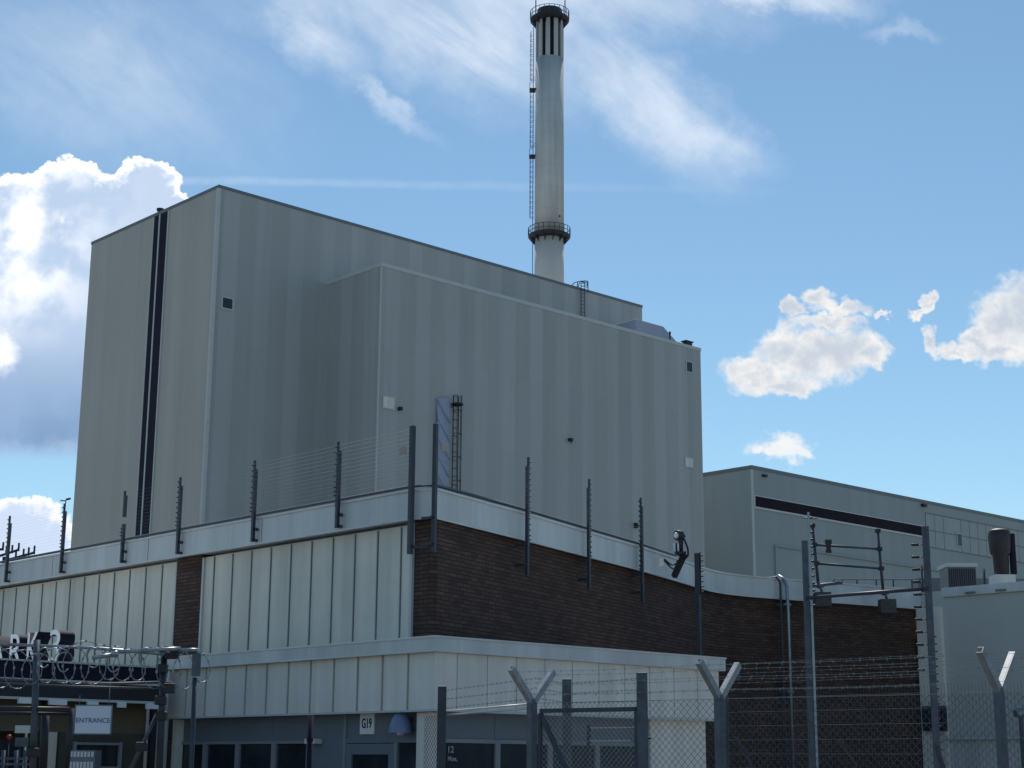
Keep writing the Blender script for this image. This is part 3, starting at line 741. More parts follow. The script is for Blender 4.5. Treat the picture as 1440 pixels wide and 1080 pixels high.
# joinery on the -Y side
b = MB(); b.box(15.7, 20.1, GY, GY + .06, 2.09, CZ0 - .004); b.build('infill_panel', M['frame'], ep)
xs = [15.72, 16.90, 18.0, 19.05, 20.1]
for i in range(4):
    x0, x1 = xs[i], xs[i + 1]
    f = MB().box(x0, x0 + .05, GY - .03, GY + .06, .5, 2.088).box(x1 - .05, x1 - .002, GY - .03, GY + .06, .5, 2.088).box(x0 + .051, x1 - .051, GY - .03, GY + .06, 2.03, 2.088).box(x0 + .051, x1 - .051, GY - .03, GY + .06, .5, .56).build('window', M['frame_pale'], ep)
    MB().box(x0 + .051, x1 - .051, GY + .01, GY + .03, .561, 2.029).build('pane', M['glass'], f)
MB().box(15.72, 20.1, GY, GY + .05, 0, .498).build('plinth', M['frame'], ep)
b = MB(); b.box(20.12, 21.5, 18.24, 18.5, 0, CZ0 - .004); b.box(21.3, 21.5, 18.501, 21.0, 0, CZ0 - .004); b.build('side_wall', M['panel_face'], ep)
b = MB()
for x in (16.86, 18.0, 19.05): b.box(x - .008, x + .008, GY - .006, GY, 2.1, CZ0 - .01)
build_each(b, 'panel_joint', M['joint'], ep)
t1 = text('lettering', '12', .13, M['galv_lightened'], ep, (15.98, GY - .005, 1.93), (1, 0, 0), (0, 0, 1), .001, .004)
t2 = text('lettering', 'Mon.', .09, M['galv_lightened'], ep, (16.02, GY - .005, 1.80), (1, 0, 0), (0, 0, 1), .001, .004)
tag(t1, 'white numerals 12 on the glass'); tag(t2, 'white abbreviated word on the glass')
# number plate and lamp
ns = thing('number_sign', (GX - .02, 20.0, 2.26), 'white square plate reading G19 above the blue-grey door', 'sign')
MB().box(GX - .035, GX - .004, 19.81, 20.15, 2.16, 2.47).build('plate', M['white'], ns)
text('lettering', 'G19', .20, M['ink'], ns, (GX - .038, 19.98, 2.315), (0, -1, 0), (0, 0, 1), .002, .004, .72)
wl = thing('wall_lamp', (GX, 18.97, 2.25), 'blue domed wall lamp under the pavilion band right of the number plate', 'lamp')
b = MB(); prof = [(0, .29), (.06, .283), (.105, .255), (.14, .20), (.165, .12), (.178, .05), (.185, 0)]
base = len(b.vs); n = 20; rings = []
c0 = Vector((GX - .2, 18.97, 2.165))
for (r, z) in prof:
    rings.append(len(b.vs))
    for k in range(n): a = 2 * math.pi * k / n; b.vs.append(c0 + Vector((r * math.cos(a) * .9, r * math.sin(a), z)))
for i in range(len(prof) - 1):
    for k in range(n): b.face((rings[i] + k, rings[i] + (k + 1) % n, rings[i + 1] + (k + 1) % n, rings[i + 1] + k), smooth=True)
b.build('shade', M['lampblue'], wl)
MB().lathe(c0 + Vector((0, 0, -.03)), [(.05, 0), (.06, .05), (.05, .12)], 12).build('bulb', M['white'], wl)
MB().tube([c0 + Vector((0, 0, .2)), c0 + Vector((.2, 0, .2))], .035, 8).build('bracket', M['frame'], wl)
tag(MB().box(GX - .18, GX - .013, 21.12, 21.38, 2.10 - .08, 2.10 - .0).build('wall_fitting', M['panel_face'], bevel=.01), 'small white fitting on the grey wall panel left of the door', 'fitting')

# ------------------------------------------------------------------ grey panel building on the right
PX = 35.0
pz = on_x(1314, 828, PX - .05).z
pb = thing('panel_building', (42, 16, 0), 'plain pale grey panel building with a light coping beyond the mesh fence on the right', 'building')
MB().box(PX, 60, -40, 22.75, 0, pz - .06).build('wall', M['grey_wall'], pb)
b = MB().box(PX - .09, PX + .35, -40, 22.0, pz - .22, pz); cp = b.build('coping', M['fascia'], pb)
b = MB()
for k in range(10): y = 21.2 - k * .82; b.box(PX - .15, PX - .092, y - .13, y + .13, pz - .19, pz - .15)
b.build('clip', M['louvre'], cp)
MB().box(PX - .12, PX - .002, 22.06, 22.74, 0, 5.98 - .4).build('corner_trim', M['panel_face'], pb)
lo = on_x(1300, 994, PX); hi = on_x(1337, 1028, PX)
wbx = MB().box(PX - .3, PX - .122, hi.y, 22.6, hi.z, lo.z).build('sign_box', M['navy'])
tag(wbx, 'dark blank box fixed on the pale wall behind the right tall post', 'box')
zr = on_x(1400, 1038, PX).z
b = MB(); b.box(PX - .22, PX - .002, 5, hi.y + .1, zr - .03, zr + .02); b.build('ledge', M['coping'], pb)
MB().box(PX - .06, PX - .002, 5, hi.y + .1, 0, zr - .032).build('plinth_panel', M['fascia'], pb)
q = on_x(1435, 1003, PX - 1.0)
b = MB().lathe((q.x, q.y, 0), [(.05, 0), (.05, q.z - .1), (.15, q.z - .08), (.16, q.z + .06), (.06, q.z + .12)], 14)
tag(b.build('bollard_lamp', M['galv']), 'small galvanised capped post by the pale wall at the far right', 'post')

# roof plant over it
lv = thing('louvre_unit', at(1346, 826, 52), 'boxy grey louvred air unit on the roof behind the right coping', 'air unit')
p0, p1 = at(1328, 826, 52), at(1366, 800, 52); e = (p1 - p0); e.z = 0
c = (p0 + p1) / 2; hw = (p1 - p0).xy.length / 2; zz0, zz1 = 5.6, p1.z
MB().obox((c.x, c.y, (zz0 + zz1) / 2), SIDE * hw, FWD * .5, (0, 0, (zz1 - zz0) / 2)).build('casing', M['louvre'], lv)
MB().obox((c.x, c.y, zz1 + .06), SIDE * (hw + .05), FWD * .55, (0, 0, .06)).build('lid', M['trim'], lv)
b = MB()
for k in range(13): b.obox(Vector((c.x, c.y, (zz0 + zz1) / 2)) + SIDE * (hw * (-.9 + .15 * k)) - FWD * .52, SIDE * .013, FWD * .02, (0, 0, (zz1 - zz0) / 2 - .05))
build_each(b, 'louvre', M['dark'], lv)
b = MB(); p0, p1 = at(1367, 815, 54), at(1403, 808, 54)
b.obox((p0.x + .0, p0.y, 6.3), SIDE * 1.9, FWD * .4, (0, 0, (p0.z - 6.3)))
b.obox(Vector((p0.x, p0.y, 6.3)) + SIDE * .45 - FWD * .41, SIDE * .28, FWD * .02, (0, 0, .35))
tag(b.build('roof_duct', M['louvre']), 'low grey duct run on the roof between the louvred unit and the cowl', 'duct')
cw = thing('roof_cowl', at(1412, 812, 48), 'dark bulbous ventilation cowl standing above the right coping', 'vent')
p = at(1409, 812, 48); s = 48 / 2288.
b = MB().lathe((p.x, p.y, p.z), [(10 * s, 0), (11 * s, 30 * s), (14.5 * s, 34 * s), (16 * s, 58 * s), (14.5 * s, 66 * s), (9 * s, 68.5 * s)], 12, True)
b.build('cowl', M['dark'], cw, bevel=.02)
pr = Vector((p.x, p.y, 0)) + SIDE * (17 * s)
MB().obox((pr.x, pr.y, p.z + 33 * s), SIDE * 3.4 * s, FWD * 6 * s, (0, 0, 29 * s)).build('actuator_arm', M['navy'], cw, bevel=.03)
MB().obox((p.x, p.y, (p.z + 5.4) / 2 + .05), SIDE * 14 * s, FWD * .35, (0, 0, (p.z - 5.4) / 2)).build('base', M['fascia'], cw)
b = MB(); a0 = at(1384, 812, 47.2); b.tube([(a0.x, a0.y, 5.6), (a0.x, a0.y, at(1384, 800, 47.2).z)], .04, 5); b.build('stub_post', M['post'], cw)

# railing behind the parapet, guard frame with ballast feet
b = MB(); A_ = on_z(1180, 812, 6.9); Rl = []
for u in (1172, 1184, 1205, 1232, 1256, 1282, 1300):
    q = at(u, 815, 44 + (u - 1180) * .01); Rl.append(q); b.tube([(q.x, q.y, 5.57), (q.x, q.y, q.z)], .025, 5)
b.tube([(q.x, q.y, q.z) for q in Rl], .014, 5); b.tube([(q.x, q.y, q.z - .4) for q in Rl], .010, 5)
tag(b.build('roof_railing', M['post']), 'low thin grey railing behind the parapet under the guard frame', 'railing')
gf = thing('guard_frame', at(1195, 838, 38.2), 'tubular scaffold guard frame on two ballast blocks leaning at the brick roof edge', 'guardrail')
P1b, P1t, P2b, P2t = at(1151, 818, 38.0), at(1142, 736, 38.2), at(1242, 828, 38.9), at(1234, 745, 39.1)
def lerp(a, b_, t): return a + (b_ - a) * t
build_each(MB().tube([P1b - Vector((0, 0, .15)), P1t], .036, 8).tube([P2b - Vector((0, 0, .15)), P2t], .036, 8), 'upright', M['post'], gf)
build_each(MB().tube([lerp(P1t, P1b, .37), lerp(P2t, P2b, .33)], .03, 8).tube([lerp(P1t, P1b, .69), lerp(P2t, P2b, .66)], .03, 8), 'rail', M['post'], gf)
b = MB()
for (a_, c_, ts) in ((P1t, P1b, (.04, .37, .69)), (P2t, P2b, (.02, .33, .66))):
    for t in ts: q = lerp(a_, c_, t); b.obox(q, SIDE * .06, FWD * .06, (0, 0, .045))
q = lerp(lerp(P1t, P1b, .37), lerp(P2t, P2b, .33), .21); b.obox(q + Vector((0, 0, .09)), SIDE * .075, FWD * .05, (0, 0, .05)); b.obox(q - Vector((0, 0, .03)), SIDE * .05, FWD * .05, (0, 0, .07)); b.obox(q - Vector((0, 0, .14)), SIDE * .065, FWD * .04, (0, 0, .035))
build_each(b, 'clamp', M['dark'], gf)
for q in (P1b, P2b):
    c_ = q + SIDE * .05 - Vector((0, 0, .43)) - FWD * .12
    o = MB().obox(c_, SIDE * .19, FWD * .16, (0, 0, .17)).build('ballast_block', M['block'], gf, bevel=.02)
    MB().tube([q - SIDE * .35 - Vector((0, 0, .12)), q + SIDE * .55 + Vector((0, 0, -.02))], .035, 6).tube([c_ + Vector((0, 0, .18)), q], .03, 6).obox(q - Vector((0, 0, .1)), SIDE * .12, FWD * .05, (0, 0, .03)).build('arm', M['galv_dull'], o)

# ------------------------------------------------------------------ electric fence on the roof edges
def elec_post(name, parent, p, nrm, z0, z1, ins_side, w=.06, tip=.17, brackets=(), strong=False, ins=True):
    n = Vector(nrm).normalized(); t = Vector((-n.y, n.x, 0))
    b = MB(); c = Vector((p[0], p[1], 0))
    b.obox((c.x, c.y, (z0 + z1 - (tip if ins else 0)) / 2), t * (w / 2), n * (w / 2), (0, 0, (z1 - (tip if ins else 0) - z0) / 2))
    if ins:
        s_ = c + t * ins_side * (w / 2 + .006); b.obox((s_.x, s_.y, (z0 + .35 + z1) / 2), t * .016, n * .02, (0, 0, (z1 - z0 - .35) / 2))
    o = b.build(name, M['post'], parent); b = MB()
    for z in brackets: b.obox((c.x - n.x * .1 + 0, c.y - n.y * .1, z), t * .03, n * .12, (0, 0, .02)); b.obox((c.x - n.x * .02 - t.x * .0, c.y - n.y * .02, z), t * .075, n * .02, (0, 0, .02)); b.build('bracket', M['post'], o); b = MB()
    if ins:
        b = MB(); zz = z0 + .55; hs = []
        while zz < z1 - .02: hs.append(zz); zz += .10 if zz > z0 + .62 else .07
        for h in hs:
            q = c + t * ins_side * (w / 2 + .035); b.tube([q + Vector((0, 0, h)), q + t * ins_side * .055 + Vector((0, 0, h + .012))], .016, 5)
        b.build('insulator', M['insul'], o)
    return o
ef = thing('electric_fence', (16.4, 28, 5.6), 'electric fence of slim dark posts and fine wires along the fascia over the cream panels', 'fence', 'electric fences on the roof edges')
ysL = [21.95, 24.45, 26.97, 29.05, 31.55, 34.07, 36.6, 39.1]
for i, y in enumerate(ysL):
    z0, z1 = 5.60, 7.08
    if i == 3:       # one post with a gap in its upper half
        elec_post('post', ef, (16.44, y), (-1, 0, 0), 5.60, 6.38, -1, brackets=(5.63, 5.83), ins=True, tip=.0)
        elec_post('post', ef, (16.44, y), (-1, 0, 0), 6.52, 7.06, -1, ins=True, tip=.1)
    else: elec_post('post', ef, (16.44, y), (-1, 0, 0), z0, z1, -1, brackets=(z0 + .02, z0 + .22))
elec_post('end_post', ef, (16.44, 20.0), (-1, 0, 0), 4.98, 7.06, 1, .075, brackets=(5.1,), ins=False)
b = MB()
for k in range(13):
    z = 6.16 + k * .07; b.tube([(16.40, 20.0, z), (16.40, 21.95, z)], .0044, 3, smooth=False)
for k in range(13):
    z = 6.16 + k * .07; b.tube([(16.40, 21.95, z), (16.40, 24.45, z)], .0032, 3, smooth=False)
for k in range(13):
    z = 6.16 + k * .07; b.tube([(16.40, 24.45, z), (16.40, 39.1, z)], .0010, 3, smooth=False)
build_each(b, 'wire', M['wire'], ef)
MB().box(16.36, 16.375, 20.08, 20.24, 6.60, 6.72).build('warning_plate', M['pink_tag'], ef)
q = Vector((16.44, 31.55, 7.13)); MB().tube([q + Vector((0, .0, -.06)), q], .012, 5).obox(q + Vector((0, .12, .02)), (.012, 0, 0), (0, .11, .015), (0, 0, .012)).obox(q + Vector((0, -.1, .03)), (.012, 0, 0), (0, .09, -.0), (0, 0, .02)).build('bird_spike', M['dark'], ef)
ef2 = thing('electric_fence', (20, 20.6, 5.0), 'electric fence of long slim dark posts bolted onto the brick wall', 'fence', 'electric fences on the roof edges')
nb = Vector((.331, -1, 0)).normalized()
elec_post('end_post', ef2, (16.42, 19.40), nb, 4.95, 7.0, 1, .065, brackets=(5.08, 5.5), ins=False)
for (x, y, s_) in ((19.39, 20.40, 1), (21.75, 21.21, 1), (24.12, 22.03, -1)):
    elec_post('post', ef2, (x, y), nb, 4.92, 7.0, s_, .055, brackets=(5.1, 5.45))
b = MB(); EP = [(16.42, 19.38), (19.39, 20.36), (21.75, 21.17), (24.12, 21.99)]
for k in range(13): b.tube([(x, y, 6.16 + .07 * k) for x, y in EP], .0009, 3, smooth=False)
build_each(b, 'wire', M['wire'], ef2)
MB().obox((16.62, 19.42, 6.66), Vector((nb.y, -nb.x, 0)) * .09, nb * .006, (0, 0, .06)).build('warning_plate', M['pink_tag'], ef2)
# link wires across the chamfer
# lone slim pole standing behind the pavilion
lp = at(983, 922, 31.5)
ap = thing('antenna_pole', (lp.x, lp.y, 0), 'slim slate pole rising in front of the brick right of the pavilion roof', 'pole')
o = elec_post('post', ap, (lp.x, lp.y), nb, 0, at(983, 778, 31.5).z, 1, .085, tip=.2, ins=False)
b = MB(); s_ = Vector((lp.x, lp.y, 0)) + SIDE * .055; zt = at(983, 778, 31.5).z
b.tube([s_ + Vector((0, 0, zt - .8)), s_ + Vector((0, 0, zt + .02))], .02, 5)
for k in range(8): b.tube([s_ + Vector((0, 0, zt - .75 + k * .1)), s_ + SIDE * .06 + Vector((0, 0, zt - .74 + k * .1))], .015, 5)
build_each(b, 'insulator', M['insul'], ap)

# roof aerials at far left
b = MB()
for (u0, v0, u1, v1) in ((-20, 788, 26, 773), (8, 788, 48, 777), (-30, 776, 4, 772)):
    p, q = at(u0, v0, 52), at(u1, v1, 52); b.tube([p, q], .045, 5)
    for t in (.35, .62, .8, 1.0): r = lerp(p, q, t); b.tube([r - Vector((0, 0, .05)), r + Vector((0, 0, .22))], .035, 5)
p = at(6, 783, 52); b.tube([(p.x, p.y, 5.5), p], .06, 6)
tag(b.build('roof_aerial', M['post']), 'dark yagi aerials poking over the roof edge at the far left', 'aerial')

# ------------------------------------------------------------------ cctv and junction box
cb = Vector(on_z(952, 806, 5.66)); D0 = cb.dot(FWD)
cctv = thing('cctv_camera', at(950, 806, D0 - .25), 'dark cctv camera with cables on a bent arm over the brick fascia', 'camera')
dd = D0 - .3
b = MB(); b.bar(at(948, 811, D0 + .02), at(963, 778, dd), .10, .10); b.tube([at(957, 780, dd), at(957.5, 748, dd)], .055, 8); b.obox(at(957, 778, dd), SIDE * .11, FWD * .1, (0, 0, .03)); b.build('arm', M['dark'], cctv)
c = at(954, 753, dd); s = dd / 2288.
b = MB()
ax = (-SIDE * .75 - FWD * .6 + Vector((0, 0, -.05))).normalized()
ring = [(-9, 5), (-6, 7.5), (0, 8.5), (5, 7.5), (8, 5)]
b.tube([c + ax * (-6 * s), c + ax * (-2 * s), c, c + ax * (4 * s)], 7.6 * s, 16)
hd = b.build('head', M['dark'], cctv, bevel=.03)
MB().tube([c + ax * (4.05 * s), c + ax * (6.6 * s)], 4.6 * s, 16, r2=3.0 * s).build('lens_cover', M['white'], hd)
MB().tube([c - ax * (4 * s), c + SIDE * (10 * s) + Vector((0, 0, -1 * s))], 1.6 * s, 8).build('cable_gland', M['dark'], hd)
MB().obox(at(951, 770, dd - .05), SIDE * (3.6 * s), FWD * .05, (0, 0, 6 * s)).build('power_box', M['white'], cctv, bevel=.012)
b = MB()
def sp(pts, N=6):
    out = []
    P_ = [pts[0]] + pts + [pts[-1]]
    for i in range(1, len(P_) - 2):
        for k in range(N):
            t = k / N; a, b_, c_, d_ = P_[i - 1], P_[i], P_[i + 1], P_[i + 2]
            out.append(.5 * ((2 * b_) + (c_ - a) * t + (2 * a - 5 * b_ + 4 * c_ - d_) * t * t + (3 * b_ - a - 3 * c_ + d_) * t ** 3))
    out.append(pts[-1]); return out
b.tube(sp([at(961, 756, dd), at(967, 771, dd - .1), at(967, 782, dd - .1), at(960, 786, dd)]), .022, 6)
b.tube(sp([at(951, 764, dd - .1), at(952, 778, dd - .15), at(956, 781, dd - .1)]), .02, 6)
b.tube(sp([at(934, 786, dd), at(944, 794, dd), at(951, 792, dd)]), .018, 6).tube(sp([at(934, 788, dd), at(947, 800, dd), at(953, 788, dd)]), .018, 6)
build_each(b, 'cable', M['dark'], cctv)
jb = thing('junction_box', at(929, 791, dd), 'small white tilted junction box with stub aerials on the fascia left of the camera', 'box')
o = MB().obox(at(929, 791, dd), SIDE * (4 * s) + Vector((0, 0, .02)), FWD * .06, Vector((0, 0, 6 * s)) - SIDE * .02).build('casing', M['white'], jb, bevel=.015)
MB().tube([at(927, 786, dd), at(927, 773, dd)], .012, 5).tube([at(921, 786, dd), at(922, 775, dd)], .012, 5).tube([at(917, 782, dd), at(917, 777, dd)], .012, 5).tube([at(917, 784, dd), at(929, 787, dd)], .012, 5).build('stub_aerial', M['galv'], jb)

# ------------------------------------------------------------------ tall electric fence
tf = thing('tall_electric_fence', (16.4, 11.4, 0), 'two very tall galvanised posts joined by a top bar with rows of black insulators', 'fence')
T1, T2 = Vector((16.29, 12.16, 0)), Vector((16.52, 10.58, 0))
T1z, T2z = at(1132, 760, 20).z, at(1302, 740, 19).z
sd_ = (T2 - T1).normalized(); nn = Vector((-sd_.y, sd_.x, 0))
def channel(b, c, t, n, w, dp, z0, z1, th=.008):
    b.obox((c.x, c.y, (z0 + z1) / 2), t * (w / 2), n * (th / 2), (0, 0, (z1 - z0) / 2))
    for k in (-1, 1): q = c + t * (k * (w / 2 - th / 2)) + n * (dp / 2 + th / 2 + .0005); b.obox((q.x, q.y, (z0 + z1) / 2), t * (th / 2), n * (dp / 2), (0, 0, (z1 - z0) / 2))
    return b
b = MB(); channel(b, T1, SIDE, FWD, .066, .05, 0, T1z); o1 = b.build('post', M['galv_dull'], tf)
b = MB()
z = .4; 
while z < T1z - .05: b.tube([T1 + SIDE * .052 + Vector((0, 0, z)), T1 + SIDE * .075 + Vector((0, 0, z))], .010, 5); z += .062
b.build('hole_strip', M['insul'], o1)
b = MB(); b.obox((T1.x + SIDE.x * .055, T1.y + SIDE.y * .055, (T1z + .35) / 2), SIDE * .014, FWD * .012, (0, 0, (T1z + .35) / 2))
z = T1z - 1.0
b.tube([T1 + Vector((0, 0, T1z + .28)), T1 + SIDE * .17 + Vector((0, 0, T1z + .28))], .01, 5)
b.build('insulator_strip', M['galv'], o1)
b = MB(); z = T1z - .8
while z < T1z + .33: b.tube([T1 + SIDE * .07 + Vector((0, 0, z)), T1 + SIDE * .105 + Vector((0, 0, z + .005))], .014, 6); z += .09
b.build('insulator', M['insul'], o1)
b = MB(); channel(b, T2, SIDE, FWD, .07, .05, 0, T2z); o2 = b.build('post', M['galv_dull'], tf)
b = MB(); z = T2z - .22; zs = []
while z > 2.7: zs.append(z); z -= .145
for z in zs:
    q = T2 - SIDE * .045 + Vector((0, 0, z)); b.tube([q, q - SIDE * .05], .005, 5); b.tube([q - SIDE * .05, q - SIDE * .075, q - SIDE * .12, q - SIDE * .135], .016, 8)
z = 3.2
while z > .5: b.tube([T2 + SIDE * .04 + Vector((0, 0, z)), T2 + SIDE * .058 + Vector((0, 0, z))], .012, 5); z -= .085
build_each(b, 'insulator', M['insul'], o2)
zb = at(1140, 841, 20).z; zb2 = at(1312, 828, 19).z
MB().tube([T1 + Vector((0, 0, zb)) - FWD * .03, T2 + Vector((0, 0, zb2)) - FWD * .03], .022, 8).tube([T2 - SIDE * .07 + Vector((0, 0, zb2 - .04)), T2 - SIDE * .07 + Vector((0, 0, zb2 + .28))], .012, 5).build('top_bar', M['post'], tf)
b = MB()
for (z) in zs[7:]: pass
bz = [at(1320, v, 19).z for v in (1055,)]
b.bar(T2 + Vector((0, 0, at(1325, 1050, 19).z)), T2 + SIDE * .35 + Vector((0, 0, .6)), .04, .04)
b.build('brace', M['post'], tf)

# ------------------------------------------------------------------ Y-post chain link fence
def barbed(b, pts, r=.0028, step=.11, sag=.0):
    for i in range(len(pts) - 1):
        p, q = Vector(pts[i]), Vector(pts[i + 1]); n = max(2, int((q - p).length / 1.0)); L = (q - p).length
        line = [p + (q - p) * (k / n) - Vector((0, 0, sag * 4 * (k / n) * (1 - k / n))) for k in range(n + 1)]
        b.tube(line, r, 4, smooth=False)
        k = step / 2
        while k < L:
            t = k / L; c = p + (q - p) * t - Vector((0, 0, sag * 4 * t * (1 - t))); d = (q - p).normalized()
            for s_ in (1, -1):
                w = (Vector((0, 0, 1)) * s_ + d * .5 + d.cross(Vector((0, 0, 1))) * random.uniform(-.8, .8)).normalized() * .016
                b.tube([c - w, c + w], r * .75, 3, smooth=False)
            k += step
def chain(b, p, q, z0, z1, d=.062, r=.0021):
    """diamond mesh between two plan points: two families of diagonal wires, slightly kinked at each crossing"""
    p, q = Vector((p[0], p[1], 0)), Vector((q[0], q[1], 0)); L = (q - p).length; t = (q - p) / L; n = Vector((-t.y, t.x, 0)); H = z1 - z0
    for s_ in (1, -1):
        k = -H if s_ > 0 else 0.0
        end = L if s_ > 0 else L + H
        while k < end:
            a0, b0 = k, z0; a1, b1 = (k + H, z1) if s_ > 0 else (k - H, z1)
            # clip to 0..L
            def clip(a, z, a2, z2):
                if a < 0: z = z + (z2 - z) * (0 - a) / (a2 - a); a = 0
                if a > L: z = z + (z2 - z) * (L - a) / (a2 - a); a = L
                return a, z
            A = clip(a0, b0, a1, b1); B = clip(a1, b1, a0, b0)
            if abs(A[0] - B[0]) > .01:
                o = n * (.002 * s_)
                b.tube([p + t * A[0] + o + Vector((0, 0, A[1])), p + t * B[0] + o + Vector((0, 0, B[1]))], r, 4, smooth=False)
            k += d * math.sqrt(1.0) * 1.25
YA, YB, YC, YD = Vector((12.754, 13.293, 0)), Vector((13.128, 10.911, 0)), Vector((13.533, 7.957, 0)), Vector((13.93, 5.2, 0))
yd = (YC - YA).normalized(); yn = Vector((-yd.y, yd.x, 0))       # yn points to +x side... away from the camera
GP = on_z(902, 960, 2.62); GPp = YA + yd * ((Vector((13.0, 11.95, 0)) - YA).dot(yd))
# the square gate post sits on the fence line where the photo's column u=902 crosses it
def line_at(u):
    d = ray(u, 900); d.z = 0
    # solve YA + yd*s = d*k
    det = yd.x * (-d.y) + d.x * yd.y
    s_ = (-YA.x * (-d.y) - d.x * YA.y) / det
    return YA + yd * s_
GPp = line_at(902)
cf = thing('chain_link_fence', (13.1, 10.5, 0), 'galvanised chain link fence with forked barbed wire posts in the foreground right', 'fence')
def ypost(c, name='post', armdir=None):
    b = MB(); t, n = -yn if (-yn).dot(SIDE) > 0 else yn, yd if yd.dot(FWD) > 0 else -yd
    channel(b, c, t, n, .10, .06, 0, 2.43, .01)
    sp_ = .36
    o = b.build(name, M['galv_post'], cf)
    for k in (-1, 1):
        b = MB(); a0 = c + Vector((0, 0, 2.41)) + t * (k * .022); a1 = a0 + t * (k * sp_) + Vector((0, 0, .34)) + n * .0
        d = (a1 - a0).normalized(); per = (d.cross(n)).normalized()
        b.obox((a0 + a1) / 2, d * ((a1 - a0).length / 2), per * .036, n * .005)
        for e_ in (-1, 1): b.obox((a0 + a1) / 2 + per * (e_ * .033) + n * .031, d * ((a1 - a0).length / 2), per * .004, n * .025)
        b.build('arm', M['galv_lightened'], o)
    return o
for c in (YA, YB, YC, YD): ypost(c)
b = MB(); b.obox((GPp.x, GPp.y, 1.34), SIDE * .055, FWD * .055, (0, 0, 1.34)); gp = b.build('gate_post', M['galv_dull'], cf, bevel=.008)
MB().tube([GPp + SIDE * .05 + Vector((0, 0, 2.0)), GPp + SIDE * .09 + Vector((0, 0, 2.0))], .012, 6).build('latch_bolt', M['dark'], gp)
b = MB(); chain(b, GPp + yd * .06, YC, .05, 2.38); b.build('wire_mesh', M['wire_dark'], cf)
b = MB(); chain(b, YC, YD, .05, 2.38); b.build('wire_mesh', M['wire_dark'], cf)
b = MB(); b.tube([YA + Vector((0, 0, 2.385)), YC + Vector((0, 0, 2.385)), YD + Vector((0, 0, 2.385))], .0035, 4)
b.tube([YB + Vector((0, 0, 1.2)), YD + Vector((0, 0, 1.2))], .003, 4); b.build('tension_wire', M['wire'], cf)
b = MB()
for k in (-1, 1):
    for j in range(3):
        o = yn * (k * (.09 + .13 * j)) + Vector((0, 0, 2.48 + .115 * j)); b = MB(); barbed(b, [YA + o, YB + o, YC + o, YD + o], .0022, .14, sag=.012); b.build('barbed_wire', M['wire'], cf)

# gate leaf between the first forked post and the square post
gt = thing('gate', tuple((YA + GPp) / 2), 'chain link gate leaf with a diagonal brace between forked post and square post', 'gate')
gA, gB = YA + yd * .09, GPp - yd * .07
zt = 2.30
b = MB()
b.bar(gA + Vector((0, 0, zt)), gB + Vector((0, 0, zt)), .04, .045); b.bar(gA + Vector((0, 0, .12)), gB + Vector((0, 0, .12)), .04, .045)
b.bar(gA + Vector((0, 0, .145)), gA + Vector((0, 0, zt - .025)), .04, .04, (1, 0, 0)); b.bar(gB + Vector((0, 0, .145)), gB + Vector((0, 0, zt - .025)), .04, .04, (1, 0, 0))
b.build('frame', M['post'], gt)
MB().bar(gA + Vector((0, 0, zt - .03)), gB + Vector((0, 0, .15)), .025, .06).build('brace', M['post'], gt)
b = MB(); chain(b, gA, gB, .05, 2.385, .050, .0024); b.build('wire_mesh', M['wire'], gt)
b = MB(); chain(b, gA + yn * .05, gB + yn * .05, .05, 2.30, .05, .0024); b.build('wire_mesh', M['wire_dark'], gt)
b = MB(); b.bar(line_at(833) + FWD * .4 + Vector((0, 0, 2.12)), line_at(898) + FWD * .4 + Vector((0, 0, 2.12)), .012, .012); b.bar(line_at(828) + FWD * .4 + Vector((0, 0, 1.98)), line_at(888) + FWD * .4 + Vector((0, 0, 1.98)), .016, .016)
b.bar(line_at(830) + FWD * .4 + Vector((0, 0, 0.1)), line_at(830) + FWD * .4 + Vector((0, 0, 2.15)), .0, .0, (1, 0, 0)) if False else None
build_each(b, 'latch_bar', M['coping'], gt)
MB().bar(line_at(830) + FWD * .4 + Vector((0, 0, 0.1)), line_at(830) + FWD * .4 + Vector((0, 0, 2.15)), .03, .03, (1, 0, 0)).build('latch_post', M['dark'], gt)

# ------------------------------------------------------------------ square-post fence behind the gate
sf = thing('square_post_fence', (13.8, 15, 0), 'short run of dark square fence posts with three barbed strands in front of the pavilion', 'fence')
S1, S2 = at(622, 965, 21.3), at(797, 955, 19.9); S1z, S2z = S1.z, S2.z; S1.z = 0; S2.z = 0
MB().obox((S1.x, S1.y, S1z / 2), SIDE * .055, FWD * .055, (0, 0, S1z / 2)).build('post', M['post'], sf, bevel=.006)
MB().obox((S2.x, S2.y, S2z / 2), SIDE * .055, FWD * .055, (0, 0, S2z / 2)).build('post', M['galv_dull'], sf, bevel=.006)
b = MB(); A2_ = Vector((YA.x, YA.y, 0)) + FWD * .1
zr1, zr2 = at(625, 1000, 21.2).z, at(745, 990, 18.6).z
b.tube([S1 + SIDE * .05 + Vector((0, 0, zr1)), A2_ + Vector((0, 0, zr2))], .012, 6)
b.tube([S1 + SIDE * .05 + Vector((0, 0, zr1 - .045)), A2_ + Vector((0, 0, zr2 - .045))], .014, 6); b.build('top_rail', M['coping'], sf)
b = MB(); 
for k in range(3):
    z = S1z - .06 - k * .11; b = MB(); barbed(b, [S1 + Vector((0, 0, z)), A2_ + Vector((0, 0, z + .02))], .0022, .15); b.build('barbed_wire', M['wire_dark'], sf)
    z = S2z - .06 - k * .11; b = MB(); barbed(b, [A2_ + Vector((0, 0, z)), S2 + Vector((0, 0, z)), GPp + Vector((0, 0, 2.62 - k * .12))], .0022, .15); b.build('barbed_wire', M['wire_dark'], sf)
b = MB(); chain(b, S1 + SIDE * .05, A2_, .05, zr1 + .02, .055, .0020) if False else None
q1 = S1 - SIDE * 1.6 + FWD * .3
